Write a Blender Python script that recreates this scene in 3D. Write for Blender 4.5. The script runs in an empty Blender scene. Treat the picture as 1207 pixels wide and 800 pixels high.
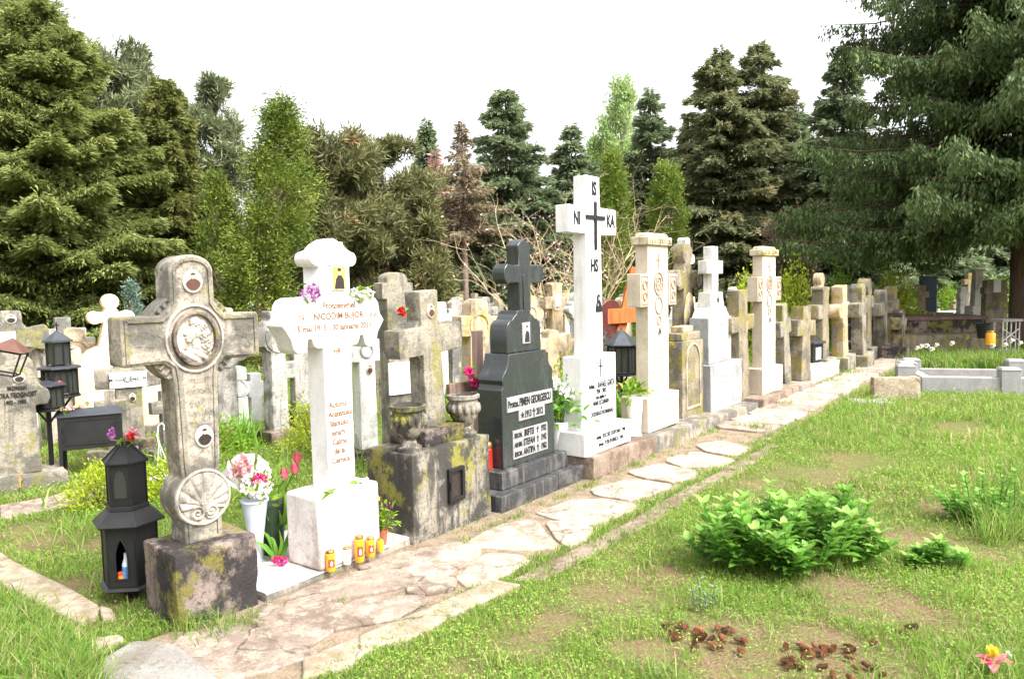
import bpy, bmesh, math, random
import numpy as np
from mathutils import Vector, Matrix, noise
random.seed(7); rng = np.random.default_rng(11)
R_ = math.radians
sc = bpy.context.scene
COL = sc.collection
# ------------------------------------------------------------------ camera
F_PX, CX, CY, EYE = 900.0, 603.5, 400.0, 1.65
PITCH, ROLL = R_(4.1), R_(1.2)
_fw = np.array([0, math.cos(PITCH), -math.sin(PITCH)]); _rt = np.array([1., 0, 0]); _up = np.cross(_rt, _fw)
_R = _rt*math.cos(ROLL) - _up*math.sin(ROLL); _U = _up*math.cos(ROLL) + _rt*math.sin(ROLL)
cam = bpy.data.cameras.new('camera'); camo = bpy.data.objects.new('camera', cam); COL.objects.link(camo)
cam.sensor_width = 36; cam.lens = 36*F_PX/1207; cam.clip_end = 2000; cam.clip_start = .05
camo.matrix_world = Matrix(((_R[0], _U[0], -_fw[0], 0), (_R[1], _U[1], -_fw[1], 0), (_R[2], _U[2], -_fw[2], EYE), (0, 0, 0, 1)))
sc.camera = camo
def at(u, v, z=0.0):
    """ground point seen at a place of the photo (used to survey the site)"""
    d = _fw + _R*(u-CX)/F_PX - _U*(v-CY)/F_PX
    t = (z-EYE)/d[2]; return (d[0]*t, d[1]*t, z)
def far(u, dist):
    """ground point in the direction of column u (at eye height), at a given depth"""
    d = _fw + _R*(u-CX)/F_PX - _U*(345-CY)/F_PX
    t = dist/d[1]; return (d[0]*t, dist)
def ztop(u, v, dist):
    d = _fw + _R*(u-CX)/F_PX - _U*(v-CY)/F_PX
    return EYE + d[2]*dist/d[1]
def col_of(x, y, z=1.0):
    q = np.array([x, y, z-EYE]); return CX + F_PX*(q@_R)/(q@_fw)
TH = R_(36.5); SD, CD = math.sin(TH), math.cos(TH)
def RW(a, w, z=0.0):
    """row frame: a metres along the path, w metres across it"""
    return (a*SD + w*CD, a*CD - w*SD, z)
def toRW(x, y): return x*SD + y*CD, x*CD - y*SD
ROWZ = R_(90-36.5)
# ------------------------------------------------------------------ materials
class G:
    def __init__(s, name):
        s.m = bpy.data.materials.new(name); s.m.use_nodes = True; s.t = s.m.node_tree; s.n = s.t.nodes; s.l = s.t.links
        s.b = s.n['Principled BSDF']; s.out = s.n['Material Output']; s.g = None
    def node(s, ty, **kw):
        n = s.n.new(ty)
        for k, v in kw.items(): setattr(n, k, v)
        return n
    def set(s, inp, v):
        if isinstance(v, bpy.types.NodeSocket): s.l.new(v, inp)
        elif isinstance(v, (tuple, list)) and len(v) == 3 and inp.type == 'RGBA': inp.default_value = (*v, 1)
        else: inp.default_value = v
    def pos(s, scale=(1, 1, 1)):
        if s.g is None: s.g = s.node('ShaderNodeNewGeometry')
        if scale == (1, 1, 1): return s.g.outputs['Position']
        m = s.node('ShaderNodeMapping'); s.l.new(s.g.outputs['Position'], m.inputs[0]); m.inputs['Scale'].default_value = scale
        return m.outputs[0]
    def noise(s, scale, detail=6, rough=.6, vec=None, dist=0):
        n = s.node('ShaderNodeTexNoise'); s.l.new(vec or s.pos(), n.inputs['Vector'])
        n.inputs['Scale'].default_value = scale; n.inputs['Detail'].default_value = detail
        n.inputs['Roughness'].default_value = rough; n.inputs['Distortion'].default_value = dist
        return n.outputs['Fac']
    def ramp(s, f, lo, hi, a=0., b=1.):
        n = s.node('ShaderNodeMapRange'); n.interpolation_type = 'SMOOTHSTEP'
        s.set(n.inputs[0], f); n.inputs[1].default_value = lo; n.inputs[2].default_value = hi
        n.inputs[3].default_value = a; n.inputs[4].default_value = b
        return n.outputs[0]
    def mul(s, a, b):
        n = s.node('ShaderNodeMath', operation='MULTIPLY'); s.set(n.inputs[0], a); s.set(n.inputs[1], b); return n.outputs[0]
    def add(s, a, b):
        n = s.node('ShaderNodeMath', operation='ADD'); s.set(n.inputs[0], a); s.set(n.inputs[1], b); return n.outputs[0]
    def mix(s, f, a, b):
        n = s.node('ShaderNodeMix', data_type='RGBA'); s.set(n.inputs['Factor'], f)
        s.set(n.inputs[6], a); s.set(n.inputs[7], b); return n.outputs[2]
    def bump(s, h, st=.5, d=.01, prev=None):
        n = s.node('ShaderNodeBump'); n.inputs['Strength'].default_value = st; n.inputs['Distance'].default_value = d
        s.set(n.inputs['Height'], h)
        if prev: s.l.new(prev, n.inputs['Normal'])
        return n.outputs[0]
    def fin(s, color, rough=.8, normal=None, spec=.3, metal=0.):
        s.set(s.b.inputs['Base Color'], color); s.set(s.b.inputs['Roughness'], rough)
        s.b.inputs['Specular IOR Level'].default_value = spec; s.b.inputs['Metallic'].default_value = metal
        if normal: s.l.new(normal, s.b.inputs['Normal'])
        return s.m
def stone(name, c1, c2, dark=(.09, .085, .075), dk=.5, moss=0., mosscol=(.13, .125, .03), lich=0., lichcol=(.46, .34, .07), bump=.6, rough=.88, streak=.5, crack=0.):
    """weathered stone: two tones, grain, rain streaks, soot, moss and lichen patches"""
    g = G(name)
    c = g.mix(g.ramp(g.noise(5, 6), .35, .65), c1, c2)
    c = g.mix(g.ramp(g.noise(140, 3, .7), .3, .7, 0, .35), c, tuple(v*.45 for v in c1))
    if streak: c = g.mix(g.ramp(g.noise(1, 7, .65, g.pos((14, 14, 1.6)), .6), .50, .62, 0, streak), c, dark)
    if dk: c = g.mix(g.mul(g.ramp(g.noise(3.1, 9, .68), .575-.19*dk, .665-.17*dk), min(1, 1.0*dk+.22)), c, dark)
    pits = g.ramp(g.noise(46, 4, .7), .53, .62, 0, .8*min(1, dk+.1)); c = g.mix(pits, c, dark)
    if moss:
        mm = g.mul(g.ramp(g.noise(4.1, 9, .75, g.pos((1, 1, .7))), .62-.2*moss, .70-.2*moss), g.ramp(g.noise(60, 3, .8), .25, .55, .35, 1))
        c = g.mix(mm, c, g.mix(g.noise(30, 3), mosscol, tuple(min(1, v*1.5) for v in mosscol)))
    if lich:
        ll = g.ramp(g.noise(4.7, 7, .72), .635-.16*lich, .675-.16*lich)
        c = g.mix(ll, c, g.mix(g.noise(40, 3), lichcol, tuple(v*.6 for v in lichcol)))
    if crack:
        vo = g.node('ShaderNodeTexVoronoi', feature='DISTANCE_TO_EDGE'); mp = g.node('ShaderNodeMix', data_type='VECTOR')
        ns = g.node('ShaderNodeTexNoise'); g.l.new(g.pos(), ns.inputs['Vector']); ns.inputs['Scale'].default_value = 3; ns.inputs['Detail'].default_value = 6
        mp.inputs['Factor'].default_value = .22; g.l.new(g.pos(), mp.inputs[4]); g.l.new(ns.outputs['Color'], mp.inputs[5]); g.l.new(mp.outputs[1], vo.inputs['Vector']); vo.inputs['Scale'].default_value = crack
        cr_ = g.ramp(vo.outputs[0], .004, .016, 1, 0); c = g.mix(g.mul(cr_, g.ramp(g.noise(1.7, 3), .42, .55)), c, tuple(v*.6 for v in dark))
        c = g.mix(g.ramp(g.noise(11, 7, .75), .46, .62, 0, .7), c, tuple(v*1.35 for v in c1))
    nb = g.bump(g.noise(26, 8, .7), bump, .02); nb = g.bump(g.noise(160, 4, .7), bump*.8, .006, nb)
    return g.fin(c, rough, nb, .2)
def plain(name, c, rough=.6, spec=.4, metal=0., var=.25, sc_=20, bump=.15):
    g = G(name); f = g.noise(sc_, 5)
    col = g.mix(g.ramp(f, .3, .7), c, tuple(v*(1-var) for v in c))
    return g.fin(col, g.ramp(g.noise(sc_*.7, 4), .3, .7, rough*.85, min(1, rough*1.15)), g.bump(g.noise(sc_*4, 4), bump, .004), spec, metal)
def leafmat(name, a, b, c=None, trans=.35, rough=.55):
    g = G(name); at_ = g.node('ShaderNodeAttribute', attribute_name='tint')
    f = at_.outputs['Fac']
    col = g.mix(g.ramp(f, 0, .6), a, b)
    if c: col = g.mix(g.ramp(f, .72, .95), col, c)
    col = g.mix(g.ramp(g.noise(.9, 3), .35, .65, 0, .2), col, tuple(v*.6 for v in a))
    m = g.fin(col, rough, None, .25)
    tr = g.node('ShaderNodeBsdfTranslucent'); g.set(tr.inputs[0], col)
    mx = g.node('ShaderNodeMixShader'); mx.inputs[0].default_value = trans
    g.l.new(g.b.outputs[0], mx.inputs[1]); g.l.new(tr.outputs[0], mx.inputs[2]); g.l.new(mx.outputs[0], g.out.inputs[0])
    return m
M = {}
M['weathered'] = stone('weathered_limestone', (.42, .37, .30), (.30, .26, .205), dk=.6, moss=.32, mosscol=(.17, .15, .035), lich=.12, bump=.8)
M['carved'] = stone('carved_limestone', (.54, .49, .42), (.40, .35, .29), dk=.42, moss=.08, bump=.6, streak=.35)
M['sooty'] = stone('sooty_block_stone', (.30, .235, .20), (.20, .155, .13), dark=(.03, .026, .026), dk=.74, moss=.55, mosscol=(.13, .115, .025), bump=.9)
M['mossy'] = stone('mossy_stone', (.33, .275, .20), (.24, .195, .135), dk=.55, moss=.6, mosscol=(.16, .135, .04), lich=.15, bump=.8)
M['urnstone'] = stone('urn_concrete', (.30, .27, .22), (.22, .19, .15), dark=(.04, .037, .033), dk=.72, moss=.45, mosscol=(.16, .15, .03), bump=.6, streak=.8)
M['greyx'] = stone('grey_cross_stone', (.35, .31, .245), (.25, .22, .17), dk=.58, moss=.42, mosscol=(.17, .155, .05), bump=.8)
M['pale'] = stone('pale_stone', (.52, .45, .36), (.40, .34, .26), dk=.5, lich=.12, bump=.5)
M['pale2'] = stone('grey_pale_stone', (.44, .41, .37), (.33, .305, .27), dk=.58, moss=.12, bump=.5)
M['tan'] = stone('tan_stone', (.55, .43, .29), (.44, .34, .22), dk=.35, lich=.5, bump=.6)
M['cream'] = stone('cream_limestone', (.58, .51, .41), (.49, .42, .325), dark=(.34, .27, .19), dk=.22, bump=.4, streak=.3)
M['creamcap'] = stone('capped_limestone', (.62, .55, .40), (.5, .43, .28), dk=.3, lich=.5, bump=.5)
M['peach'] = stone('peach_limestone', (.78, .62, .42), (.68, .52, .34), dark=(.5, .24, .1), dk=.12, bump=.3, streak=.4)
M['marble'] = stone('white_marble', (.76, .75, .73), (.69, .68, .66), dark=(.34, .31, .29), dk=.04, bump=.12, rough=.45, streak=.25)
M['marblebase'] = stone('weathered_marble', (.76, .72, .69), (.66, .61, .58), dark=(.3, .23, .21), dk=.42, bump=.25, rough=.6, streak=.45)
M['whiteworn'] = stone('worn_white_stone', (.66, .64, .60), (.55, .53, .49), dk=.25, bump=.3, streak=.25)
M['terrazzo'] = stone('grey_terrazzo', (.33, .325, .32), (.27, .265, .26), dk=.15, bump=.25, streak=.15)
M['kerbbrown'] = stone('brown_concrete', (.31, .24, .185), (.24, .185, .14), dark=(.10, .06, .045), dk=.45, bump=.7)
M['kerbgrey'] = stone('grey_concrete_kerb', (.36, .31, .25), (.27, .23, .185), dk=.55, moss=.3, bump=.7)
M['slabwhite'] = stone('white_mosaic_slab', (.62, .58, .54), (.5, .46, .43), dk=.22, bump=.3, streak=0)
M['flag'] = stone('flagstone', (.44, .375, .30), (.35, .285, .22), dark=(.20, .155, .115), dk=.5, bump=1, streak=0, crack=2.2)
M['flagdark'] = stone('brown_flagstone', (.33, .27, .215), (.26, .20, .16), dark=(.15, .11, .085), dk=.55, bump=1, streak=0, crack=2.6)
M['flaglight'] = stone('pale_flagstone', (.33, .315, .29), (.27, .25, .22), dark=(.17, .15, .12), dk=.4, bump=1, streak=0)
M['flagedge'] = M['flaglight']
M['groove'] = plain('dark_tan_carving', (.30, .22, .145), .8)  # tan darker than the cream stone, sets off carved rings and engraved lines
M['kerbyellow'] = stone('yellow_kerbstone', (.37, .31, .23), (.29, .235, .165), dark=(.24, .18, .11), dk=.5, bump=1, streak=0, crack=2)
g = G('path_earth'); c = g.mix(g.ramp(g.noise(9, 8), .4, .6), (.25, .19, .135), (.17, .13, .085)); c = g.mix(g.ramp(g.noise(80, 4), .5, .7), c, (.34, .27, .2))
M['dirt'] = g.fin(c, .95, g.bump(g.noise(60, 6), .9, .02), .1)
g = G('ground_soil')
c = g.mix(g.ramp(g.noise(1.3, 7, .65), .40, .60), (.10, .12, .03), (.17, .115, .065))
c = g.mix(g.ramp(g.noise(14, 6), .45, .7), c, (.12, .17, .035)); c = g.mix(g.ramp(g.noise(90, 4), .5, .68, 0, .8), c, (.30, .22, .13))
M['ground'] = g.fin(c, .95, g.bump(g.noise(45, 7), 1, .03), .1)
g = G('black_granite'); c = g.mix(g.ramp(g.noise(320, 2, .8), .55, .7), (.022, .026, .027), (.09, .1, .1))
c = g.mix(g.ramp(g.noise(1.1, 6, .6, g.pos((9, 9, 2))), .52, .75, 0, .35), c, (.09, .1, .095))
M['granite'] = g.fin(c, g.ramp(g.noise(7, 5), .3, .7, .12, .3), g.bump(g.noise(50, 3), .04, .002), .55)
M['granitedull'] = stone('dull_black_granite', (.045, .045, .047), (.03, .03, .032), dark=(.16, .15, .14), dk=.25, bump=.12, rough=.35, streak=.45)
M['black'] = plain('black_painted_metal', (.009, .009, .010), .5, .4, 0, .4, 14)
M['blackdull'] = plain('sooty_black_sheet', (.012, .0115, .0115), .55, .35, 0, .5, 8, .4)
M['greyroof'] = plain('grey_painted_sheet', (.05, .055, .065), .45, .5, .2, .3, 12)
M['plate'] = stone('grey_engraved_plate', (.31, .305, .30), (.26, .255, .25), dark=(.2, .2, .2), dk=.1, bump=.1, rough=.5, streak=.1)
M['whitepaint'] = plain('white_enamel', (.82, .82, .80), .3, .5, 0, .06)
M['whiteplastic'] = plain('white_plastic', (.78, .79, .80), .4, .5, 0, .05)
M['greyplastic'] = plain('translucent_grey_plastic', (.50, .53, .58), .35, .5, 0, .08)
M['ink'] = plain('black_lettering', (.015, .015, .017), .5, .3)
M['gold'] = plain('gold_lettering', (.20, .085, .03), .5, .4, 0, .3, 60)
M['faded'] = plain('faded_lettering', (.25, .23, .22), .7)
M['rimwhite'] = plain('ceramic_white', (.58, .56, .50), .25, .5, 0, .1)
M['sepia'] = plain('photo_background', (.42, .36, .28), .25, .5, 0, .2)
M['bluegrey'] = plain('pale_photo_background', (.38, .39, .43), .25, .5, 0, .25)
M['cassock'] = plain('dark_robe_and_niche_shade', (.03, .022, .02), .3, .5)
M['brownrobe'] = plain('photo_brown_robe', (.09, .035, .025), .3, .5)
M['skin'] = plain('photo_face', (.55, .36, .26), .3, .5)
M['yellowbg'] = plain('photo_yellow_icon', (.75, .5, .1), .3)
M['wood'] = None
def woodm(name, a, b):
    g = G(name); f = g.noise(1, 8, .6, g.pos((40, 40, 3)), .8); c = g.mix(g.ramp(f, .35, .65), a, b)
    return g.fin(c, .8, g.bump(f, .6, .006), .2)
M['wood'] = woodm('weathered_grey_wood', (.22, .15, .12), (.12, .075, .06))
M['redwood'] = woodm('varnished_orange_wood', (.50, .16, .045), (.34, .09, .03))
M['pinkwood'] = woodm('faded_pinkish_wood', (.36, .25, .215), (.27, .175, .15))
M['bark'] = woodm('spruce_bark', (.14, .09, .065), (.07, .045, .035))
M['barkpale'] = woodm('pale_bark', (.30, .22, .18), (.18, .13, .10))
M['twig'] = woodm('yellow_twig_bark', (.52, .42, .26), (.38, .29, .18))
def glassy(name, c, al=.6):
    g = G(name); m = g.fin(c, .15, None, .5); g.b.inputs['Transmission Weight'].default_value = al; return m
M['amber'] = glassy('amber_candle_glass', (.95, .42, .02), .25)
M['redglass'] = glassy('red_candle_glass', (.70, .02, .015), .2)
M['lampglass'] = glassy('dusty_lantern_glass', (.05, .055, .05), .4)
M['wax'] = plain('white_wax', (.80, .76, .68), .5)
M['brass'] = plain('brass_lid', (.42, .25, .07), .3, .5, .85, .3)
M['redlabel'] = plain('red_candle_label', (.55, .06, .03), .5)
M['orangewax'] = plain('orange_wax', (.70, .25, .02), .5)
M['terracotta'] = plain('terracotta', (.42, .14, .07), .8)
M['greenpot'] = plain('dark_green_plastic', (.02, .04, .02), .5)
M['conebrown'] = plain('pine_cone_scales', (.30, .13, .06), .8, .2, 0, .6, 60)
M['petalw'] = plain('white_petals', (.84, .84, .76), .6, .2, 0, .12, 40)
M['petalp'] = plain('hot_pink_petals', (.72, .04, .22), .6, .2, 0, .35, 50)
M['petalr'] = plain('red_petals', (.66, .03, .03), .6, .2, 0, .35, 50)
M['petalcoral'] = plain('coral_pink_petals', (.78, .14, .2), .55, .2, 0, .3, 40)
M['petallilac'] = plain('lilac_petals', (.50, .17, .48), .6, .2, 0, .35, 60)
M['petalpurple'] = plain('purple_petals', (.13, .02, .08), .6, .2, 0, .3, 60)
M['petaly'] = plain('yellow_petals', (.80, .66, .06), .6, .2, 0, .15, 40)
M['petalpale'] = plain('pale_pink_petals', (.78, .42, .42), .6, .2, 0, .35, 30)
M['cell'] = plain('cellophane_wrap', (.80, .78, .78), .2, .6, 0, .1)
M['tomb'] = M['terrazzo']
M['redstone'] = plain('dark_red_stone', (.10, .025, .02), .35)
M['rust'] = plain('rusty_brown_sheet', (.11, .045, .03), .7)
M['reddish'] = stone('reddish_brown_edge', (.22, .13, .11), (.15, .09, .075), dk=.4)
M['grassg'] = leafmat('grass_blades', (.105, .22, .026), (.23, .36, .06), (.48, .42, .2), .5)
M['weed'] = leafmat('clover_leaves', (.11, .23, .026), (.27, .40, .065), (.42, .41, .13), .4)
M['peony'] = leafmat('broad_leaves', (.08, .21, .025), (.17, .36, .05), (.32, .50, .12), .35, .5)
M['limebush'] = leafmat('lime_foliage', (.22, .31, .02), (.38, .46, .03), (.5, .55, .08), .4)
M['irisleaf'] = leafmat('strap_leaves', (.12, .30, .03), (.24, .44, .06), None, .4)
M['greenbush'] = leafmat('fresh_green_foliage', (.09, .20, .015), (.21, .35, .03), (.36, .45, .06), .4)
M['thuja'] = leafmat('thuja_foliage', (0.085, 0.115, 0.03), (0.22, 0.26, 0.075), (0.38, 0.40, 0.13), .4)
M['thuja2'] = leafmat('dark_thuja_foliage', (0.07, 0.085, 0.02), (0.17, 0.185, 0.05), (0.281, 0.267, 0.078), .3)
M['ivy'] = leafmat('ivy_foliage', (0.055, 0.095, 0.014), (0.16, 0.215, 0.03), (0.36, 0.37, 0.07), .25)
M['column'] = leafmat('column_foliage', (0.105, 0.165, 0.021), (0.210, 0.285, 0.045), (0.300, 0.360, 0.075), .3)
M['poplar'] = leafmat('poplar_foliage', (.24, .33, .11), (.40, .52, .22), None, .5)
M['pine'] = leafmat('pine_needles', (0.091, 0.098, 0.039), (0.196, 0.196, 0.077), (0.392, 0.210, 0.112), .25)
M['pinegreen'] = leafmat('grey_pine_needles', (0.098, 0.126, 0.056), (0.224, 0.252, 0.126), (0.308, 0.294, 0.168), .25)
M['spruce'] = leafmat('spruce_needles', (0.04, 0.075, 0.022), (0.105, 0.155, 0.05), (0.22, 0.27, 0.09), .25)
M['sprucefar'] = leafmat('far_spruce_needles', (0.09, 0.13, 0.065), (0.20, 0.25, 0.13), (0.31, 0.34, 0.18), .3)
M['sprucebrown'] = leafmat('olive_spruce_needles', (0.11, 0.125, 0.055), (0.23, 0.25, 0.12), (0.34, 0.28, 0.15), .3)
M['dead'] = leafmat('dry_reddish_needles', (.34, .2, .17), (.48, .3, .26), (.26, .22, .14), .25)
M['larch'] = leafmat('thin_brown_needles', (0.165, 0.132, 0.077), (0.286, 0.220, 0.143), (0.143, 0.176, 0.066), .25)
M['browntree'] = leafmat('brownish_foliage', (0.144, 0.108, 0.072), (0.252, 0.189, 0.126), (0.126, 0.135, 0.063), .25)
M['bluefir'] = leafmat('blue_green_needles', (.08, .14, .10), (.18, .26, .20), None, .25)
# ------------------------------------------------------------------ mesh helpers
def link(me, name, mat=None, parent=None, loc=None):
    o = bpy.data.objects.new(name, me); COL.objects.link(o)
    if mat is not None: me.materials.append(mat if not isinstance(mat, str) else M[mat])
    if parent is not None: o.parent = parent
    if loc is not None: o.location = loc
    return o
def tag(o, label=None, cat=None, group=None, kind=None):
    if label: o['label'] = label
    if cat: o['category'] = cat
    if group: o['group'] = group
    if kind: o['kind'] = kind
    return o
def thing(name, label, cat, loc, rz=ROWZ, group=None, tilt=None):
    o = bpy.data.objects.new(name, None); COL.objects.link(o); o.empty_display_size = .1
    o.location = loc; o.rotation_euler = (tilt[0] if tilt else 0, tilt[1] if tilt else 0, rz)
    return tag(o, label, cat, group)
class MB:
    def __init__(s): s.v = []; s.f = []
    def add(s, V, Fc):
        n = len(s.v); s.v += [tuple(p) for p in V]; s.f += [tuple(i+n for i in f) for f in Fc]; return s
    def box(s, x0, x1, y0, y1, z0, z1, taper=0):
        t = taper
        return s.add([(x0, y0, z0), (x1, y0, z0), (x1, y1, z0), (x0, y1, z0), (x0+t, y0+t, z1), (x1-t, y0+t, z1), (x1-t, y1-t, z1), (x0+t, y1-t, z1)],
                     [(0, 3, 2, 1), (4, 5, 6, 7), (0, 1, 5, 4), (1, 2, 6, 5), (2, 3, 7, 6), (3, 0, 4, 7)])
    def prism(s, pts, y0, y1):
        """outline (x,z), counter-clockwise seen from the front (-y)"""
        n = len(pts)
        return s.add([(x, y0, z) for x, z in pts]+[(x, y1, z) for x, z in pts],
                     [tuple(range(n)), tuple(range(2*n-1, n-1, -1))]+[((i+1) % n, i, n+i, n+(i+1) % n) for i in range(n)])
    def zprism(s, pts, z0, z1):
        n = len(pts)
        return s.add([(x, y, z0) for x, y in pts]+[(x, y, z1) for x, y in pts],
                     [tuple(range(n-1, -1, -1)), tuple(range(n, 2*n))]+[(i, (i+1) % n, n+(i+1) % n, n+i) for i in range(n)])
    def ring(s, outer, inner, y0, y1):
        n = len(outer); V = [(x, y0, z) for x, z in outer]+[(x, y0, z) for x, z in inner]+[(x, y1, z) for x, z in outer]+[(x, y1, z) for x, z in inner]
        Fc = []
        for i in range(n):
            j = (i+1) % n
            Fc += [(i, j, n+j, n+i), (j, i, 2*n+i, 2*n+j), (n+i, n+j, 3*n+j, 3*n+i)]
        return s.add(V, Fc)
    def lathe(s, prof, n=24, c=(0, 0, 0), ph=0):
        V = []; Fc = []
        for r, z in prof:
            for k in range(n):
                a = 2*math.pi*k/n+ph; V.append((c[0]+r*math.cos(a), c[1]+r*math.sin(a), c[2]+z))
        m = len(prof)
        for i in range(m-1):
            for k in range(n):
                k2 = (k+1) % n; Fc.append((i*n+k, i*n+k2, (i+1)*n+k2, (i+1)*n+k))
        Fc.append(tuple(range(n-1, -1, -1))); Fc.append(tuple((m-1)*n+k for k in range(n)))
        return s.add(V, Fc)
    def tube(s, pts, r, n=8):
        P = [Vector(p) for p in pts]; rr = r if isinstance(r, (list, tuple)) else [r]*len(P)
        V = []; Fc = []; ref = Vector((.3, .1, 1))
        for i, p in enumerate(P):
            t = (P[min(i+1, len(P)-1)]-P[max(i-1, 0)]).normalized()
            if abs(t.dot(ref.normalized())) > .97: ref = Vector((1, .2, 0))
            a = t.cross(ref).normalized(); b = t.cross(a).normalized()
            for k in range(n):
                q = 2*math.pi*k/n; V.append(p+(a*math.cos(q)+b*math.sin(q))*rr[i])
        for i in range(len(P)-1):
            for k in range(n):
                k2 = (k+1) % n; Fc.append((i*n+k, (i+1)*n+k, (i+1)*n+k2, i*n+k2))
        Fc.append(tuple(range(n))); Fc.append(tuple((len(P)-1)*n+k for k in range(n-1, -1, -1)))
        return s.add(V, Fc)
    def ball(s, c, rx, ry, rz, n=12, m=8):
        prof = []
        V = []; Fc = []
        for i in range(m+1):
            a = -math.pi/2+math.pi*i/m
            for k in range(n):
                q = 2*math.pi*k/n; V.append((c[0]+rx*math.cos(a)*math.cos(q), c[1]+ry*math.cos(a)*math.sin(q), c[2]+rz*math.sin(a)))
        for i in range(m):
            for k in range(n):
                k2 = (k+1) % n; Fc.append((i*n+k, i*n+k2, (i+1)*n+k2, (i+1)*n+k))
        return s.add(V, Fc)
    def field(s, fn, x0, x1, z0, z1, nx, nz, inside=None):
        """relief: y = fn(x,z) over a grid, facing -y"""
        idx = {}; V = []; Fc = []
        for j in range(nz+1):
            for i in range(nx+1):
                x = x0+(x1-x0)*i/nx; z = z0+(z1-z0)*j/nz
                if inside and not inside(x, z): continue
                idx[i, j] = len(V); V.append((x, fn(x, z), z))
        for j in range(nz):
            for i in range(nx):
                q = [(i, j), (i+1, j), (i+1, j+1), (i, j+1)]
                if all(k in idx for k in q): Fc.append(tuple(idx[k] for k in q))
        return s.add(V, Fc)
    def build(s, name, mat, parent=None, bevel=0, seg=2, smooth=35, rough=0, cuts=0, loc=None, rfreq=5):
        me = bpy.data.meshes.new(name); me.from_pydata([tuple(p) for p in s.v], [], s.f); me.validate()
        bm = bmesh.new(); bm.from_mesh(me); bmesh.ops.remove_doubles(bm, verts=bm.verts, dist=1e-5)
        bmesh.ops.recalc_face_normals(bm, faces=bm.faces)
        if bevel and cuts:
            bmesh.ops.bevel(bm, geom=[e for e in bm.edges if e.calc_face_angle(0) > .6], offset=bevel, segments=2, affect='EDGES', profile=.6)
        if cuts:
            for _ in range(cuts):
                es = [e for e in bm.edges if e.calc_length() > .035]
                if not es: break
                bmesh.ops.subdivide_edges(bm, edges=es, cuts=1, use_grid_fill=True)
            bmesh.ops.triangulate(bm, faces=[f for f in bm.faces if len(f.verts) > 4])
        if rough:
            off = Vector((sum(map(ord, name)) % 17, len(s.v) % 13, 3.1))
            bm.normal_update()
            for v in bm.verts:
                p = v.co*rfreq+off
                v.co += v.normal*rough*(noise.noise(p)+.5*noise.noise(p*2.7)) + Vector(noise.noise_vector(p*.7))*rough*.5
        bm.to_mesh(me); bm.free()
        if smooth:
            me.polygons.foreach_set('use_smooth', [True]*len(me.polygons)); me.set_sharp_from_angle(angle=R_(smooth))
        o = link(me, name, mat, parent, loc)
        if bevel and not cuts:
            b = o.modifiers.new('bevel', 'BEVEL'); b.width = bevel; b.segments = seg; b.limit_method = 'ANGLE'; b.angle_limit = R_(32)
        return o
def disc(cx, cz, rx, rz, n=28): return [(cx+rx*math.cos(2*math.pi*k/n), cz+rz*math.sin(2*math.pi*k/n)) for k in range(n)]
def arc(cx, cz, r, a0, a1, n=8): return [(cx+r*math.cos(R_(a0+(a1-a0)*k/n)), cz+r*math.sin(R_(a0+(a1-a0)*k/n))) for k in range(n+1)]
def mirror(right, cx=0): return [(cx+x, z) for x, z in right]+[(cx-x, z) for x, z in reversed(right) if x > 1e-6]
def offset(pts, d):
    n = len(pts); out = []
    for i in range(n):
        p0 = Vector(pts[i-1]); p = Vector(pts[i]); p1 = Vector(pts[(i+1) % n])
        a = (p-p0); b = (p1-p)
        if a.length < 1e-6 or b.length < 1e-6: out.append(tuple(p)); continue
        a.normalize(); b.normalize(); na = Vector((-a.y, a.x)); nb = Vector((-b.y, b.x)); m = na+nb
        if m.length < .2: out.append(tuple(p+na*d)); continue
        m.normalize(); out.append(tuple(p+m*(d/max(.45, m.dot(na)))))
    return out
def np_mesh(name, V, corners, sizes, mat, parent=None, tint=None, smooth=False):
    """fast mesh from arrays"""
    me = bpy.data.meshes.new(name); V = np.ascontiguousarray(V, dtype=np.float32)
    me.vertices.add(len(V)); me.vertices.foreach_set('co', V.ravel())
    me.loops.add(len(corners)); me.loops.foreach_set('vertex_index', np.ascontiguousarray(corners, dtype=np.int32))
    starts = np.concatenate([[0], np.cumsum(sizes)[:-1]]).astype(np.int32)
    me.polygons.add(len(sizes)); me.polygons.foreach_set('loop_start', starts)
    if smooth: me.polygons.foreach_set('use_smooth', np.ones(len(sizes), dtype=bool))
    me.update(calc_edges=True)
    if tint is not None:
        a = me.attributes.new('tint', 'FLOAT', 'POINT'); a.data.foreach_set('value', np.ascontiguousarray(tint, dtype=np.float32))
    return link(me, name, mat, parent)
def unit(v): return v/np.maximum(np.linalg.norm(v, axis=-1, keepdims=True), 1e-9)
def sprays(name, C, D, ln, wd, mat, parent=None, tint=None, N=None):
    """diamond leaf / needle spray at C along D"""
    n = len(C); D = unit(D)
    if N is None: N = rng.normal(size=(n, 3))
    S = unit(np.cross(D, N)); ln = np.broadcast_to(ln, (n,))[:, None]; wd = np.broadcast_to(wd, (n,))[:, None]
    V = np.empty((n, 4, 3)); V[:, 0] = C; V[:, 1] = C+D*ln*.45+S*wd*.5; V[:, 2] = C+D*ln; V[:, 3] = C+D*ln*.45-S*wd*.5
    t = rng.random(n) if tint is None else tint
    return np_mesh(name, V.reshape(-1, 3), np.arange(4*n), np.full(n, 4), mat, parent, np.repeat(t, 4))
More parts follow.
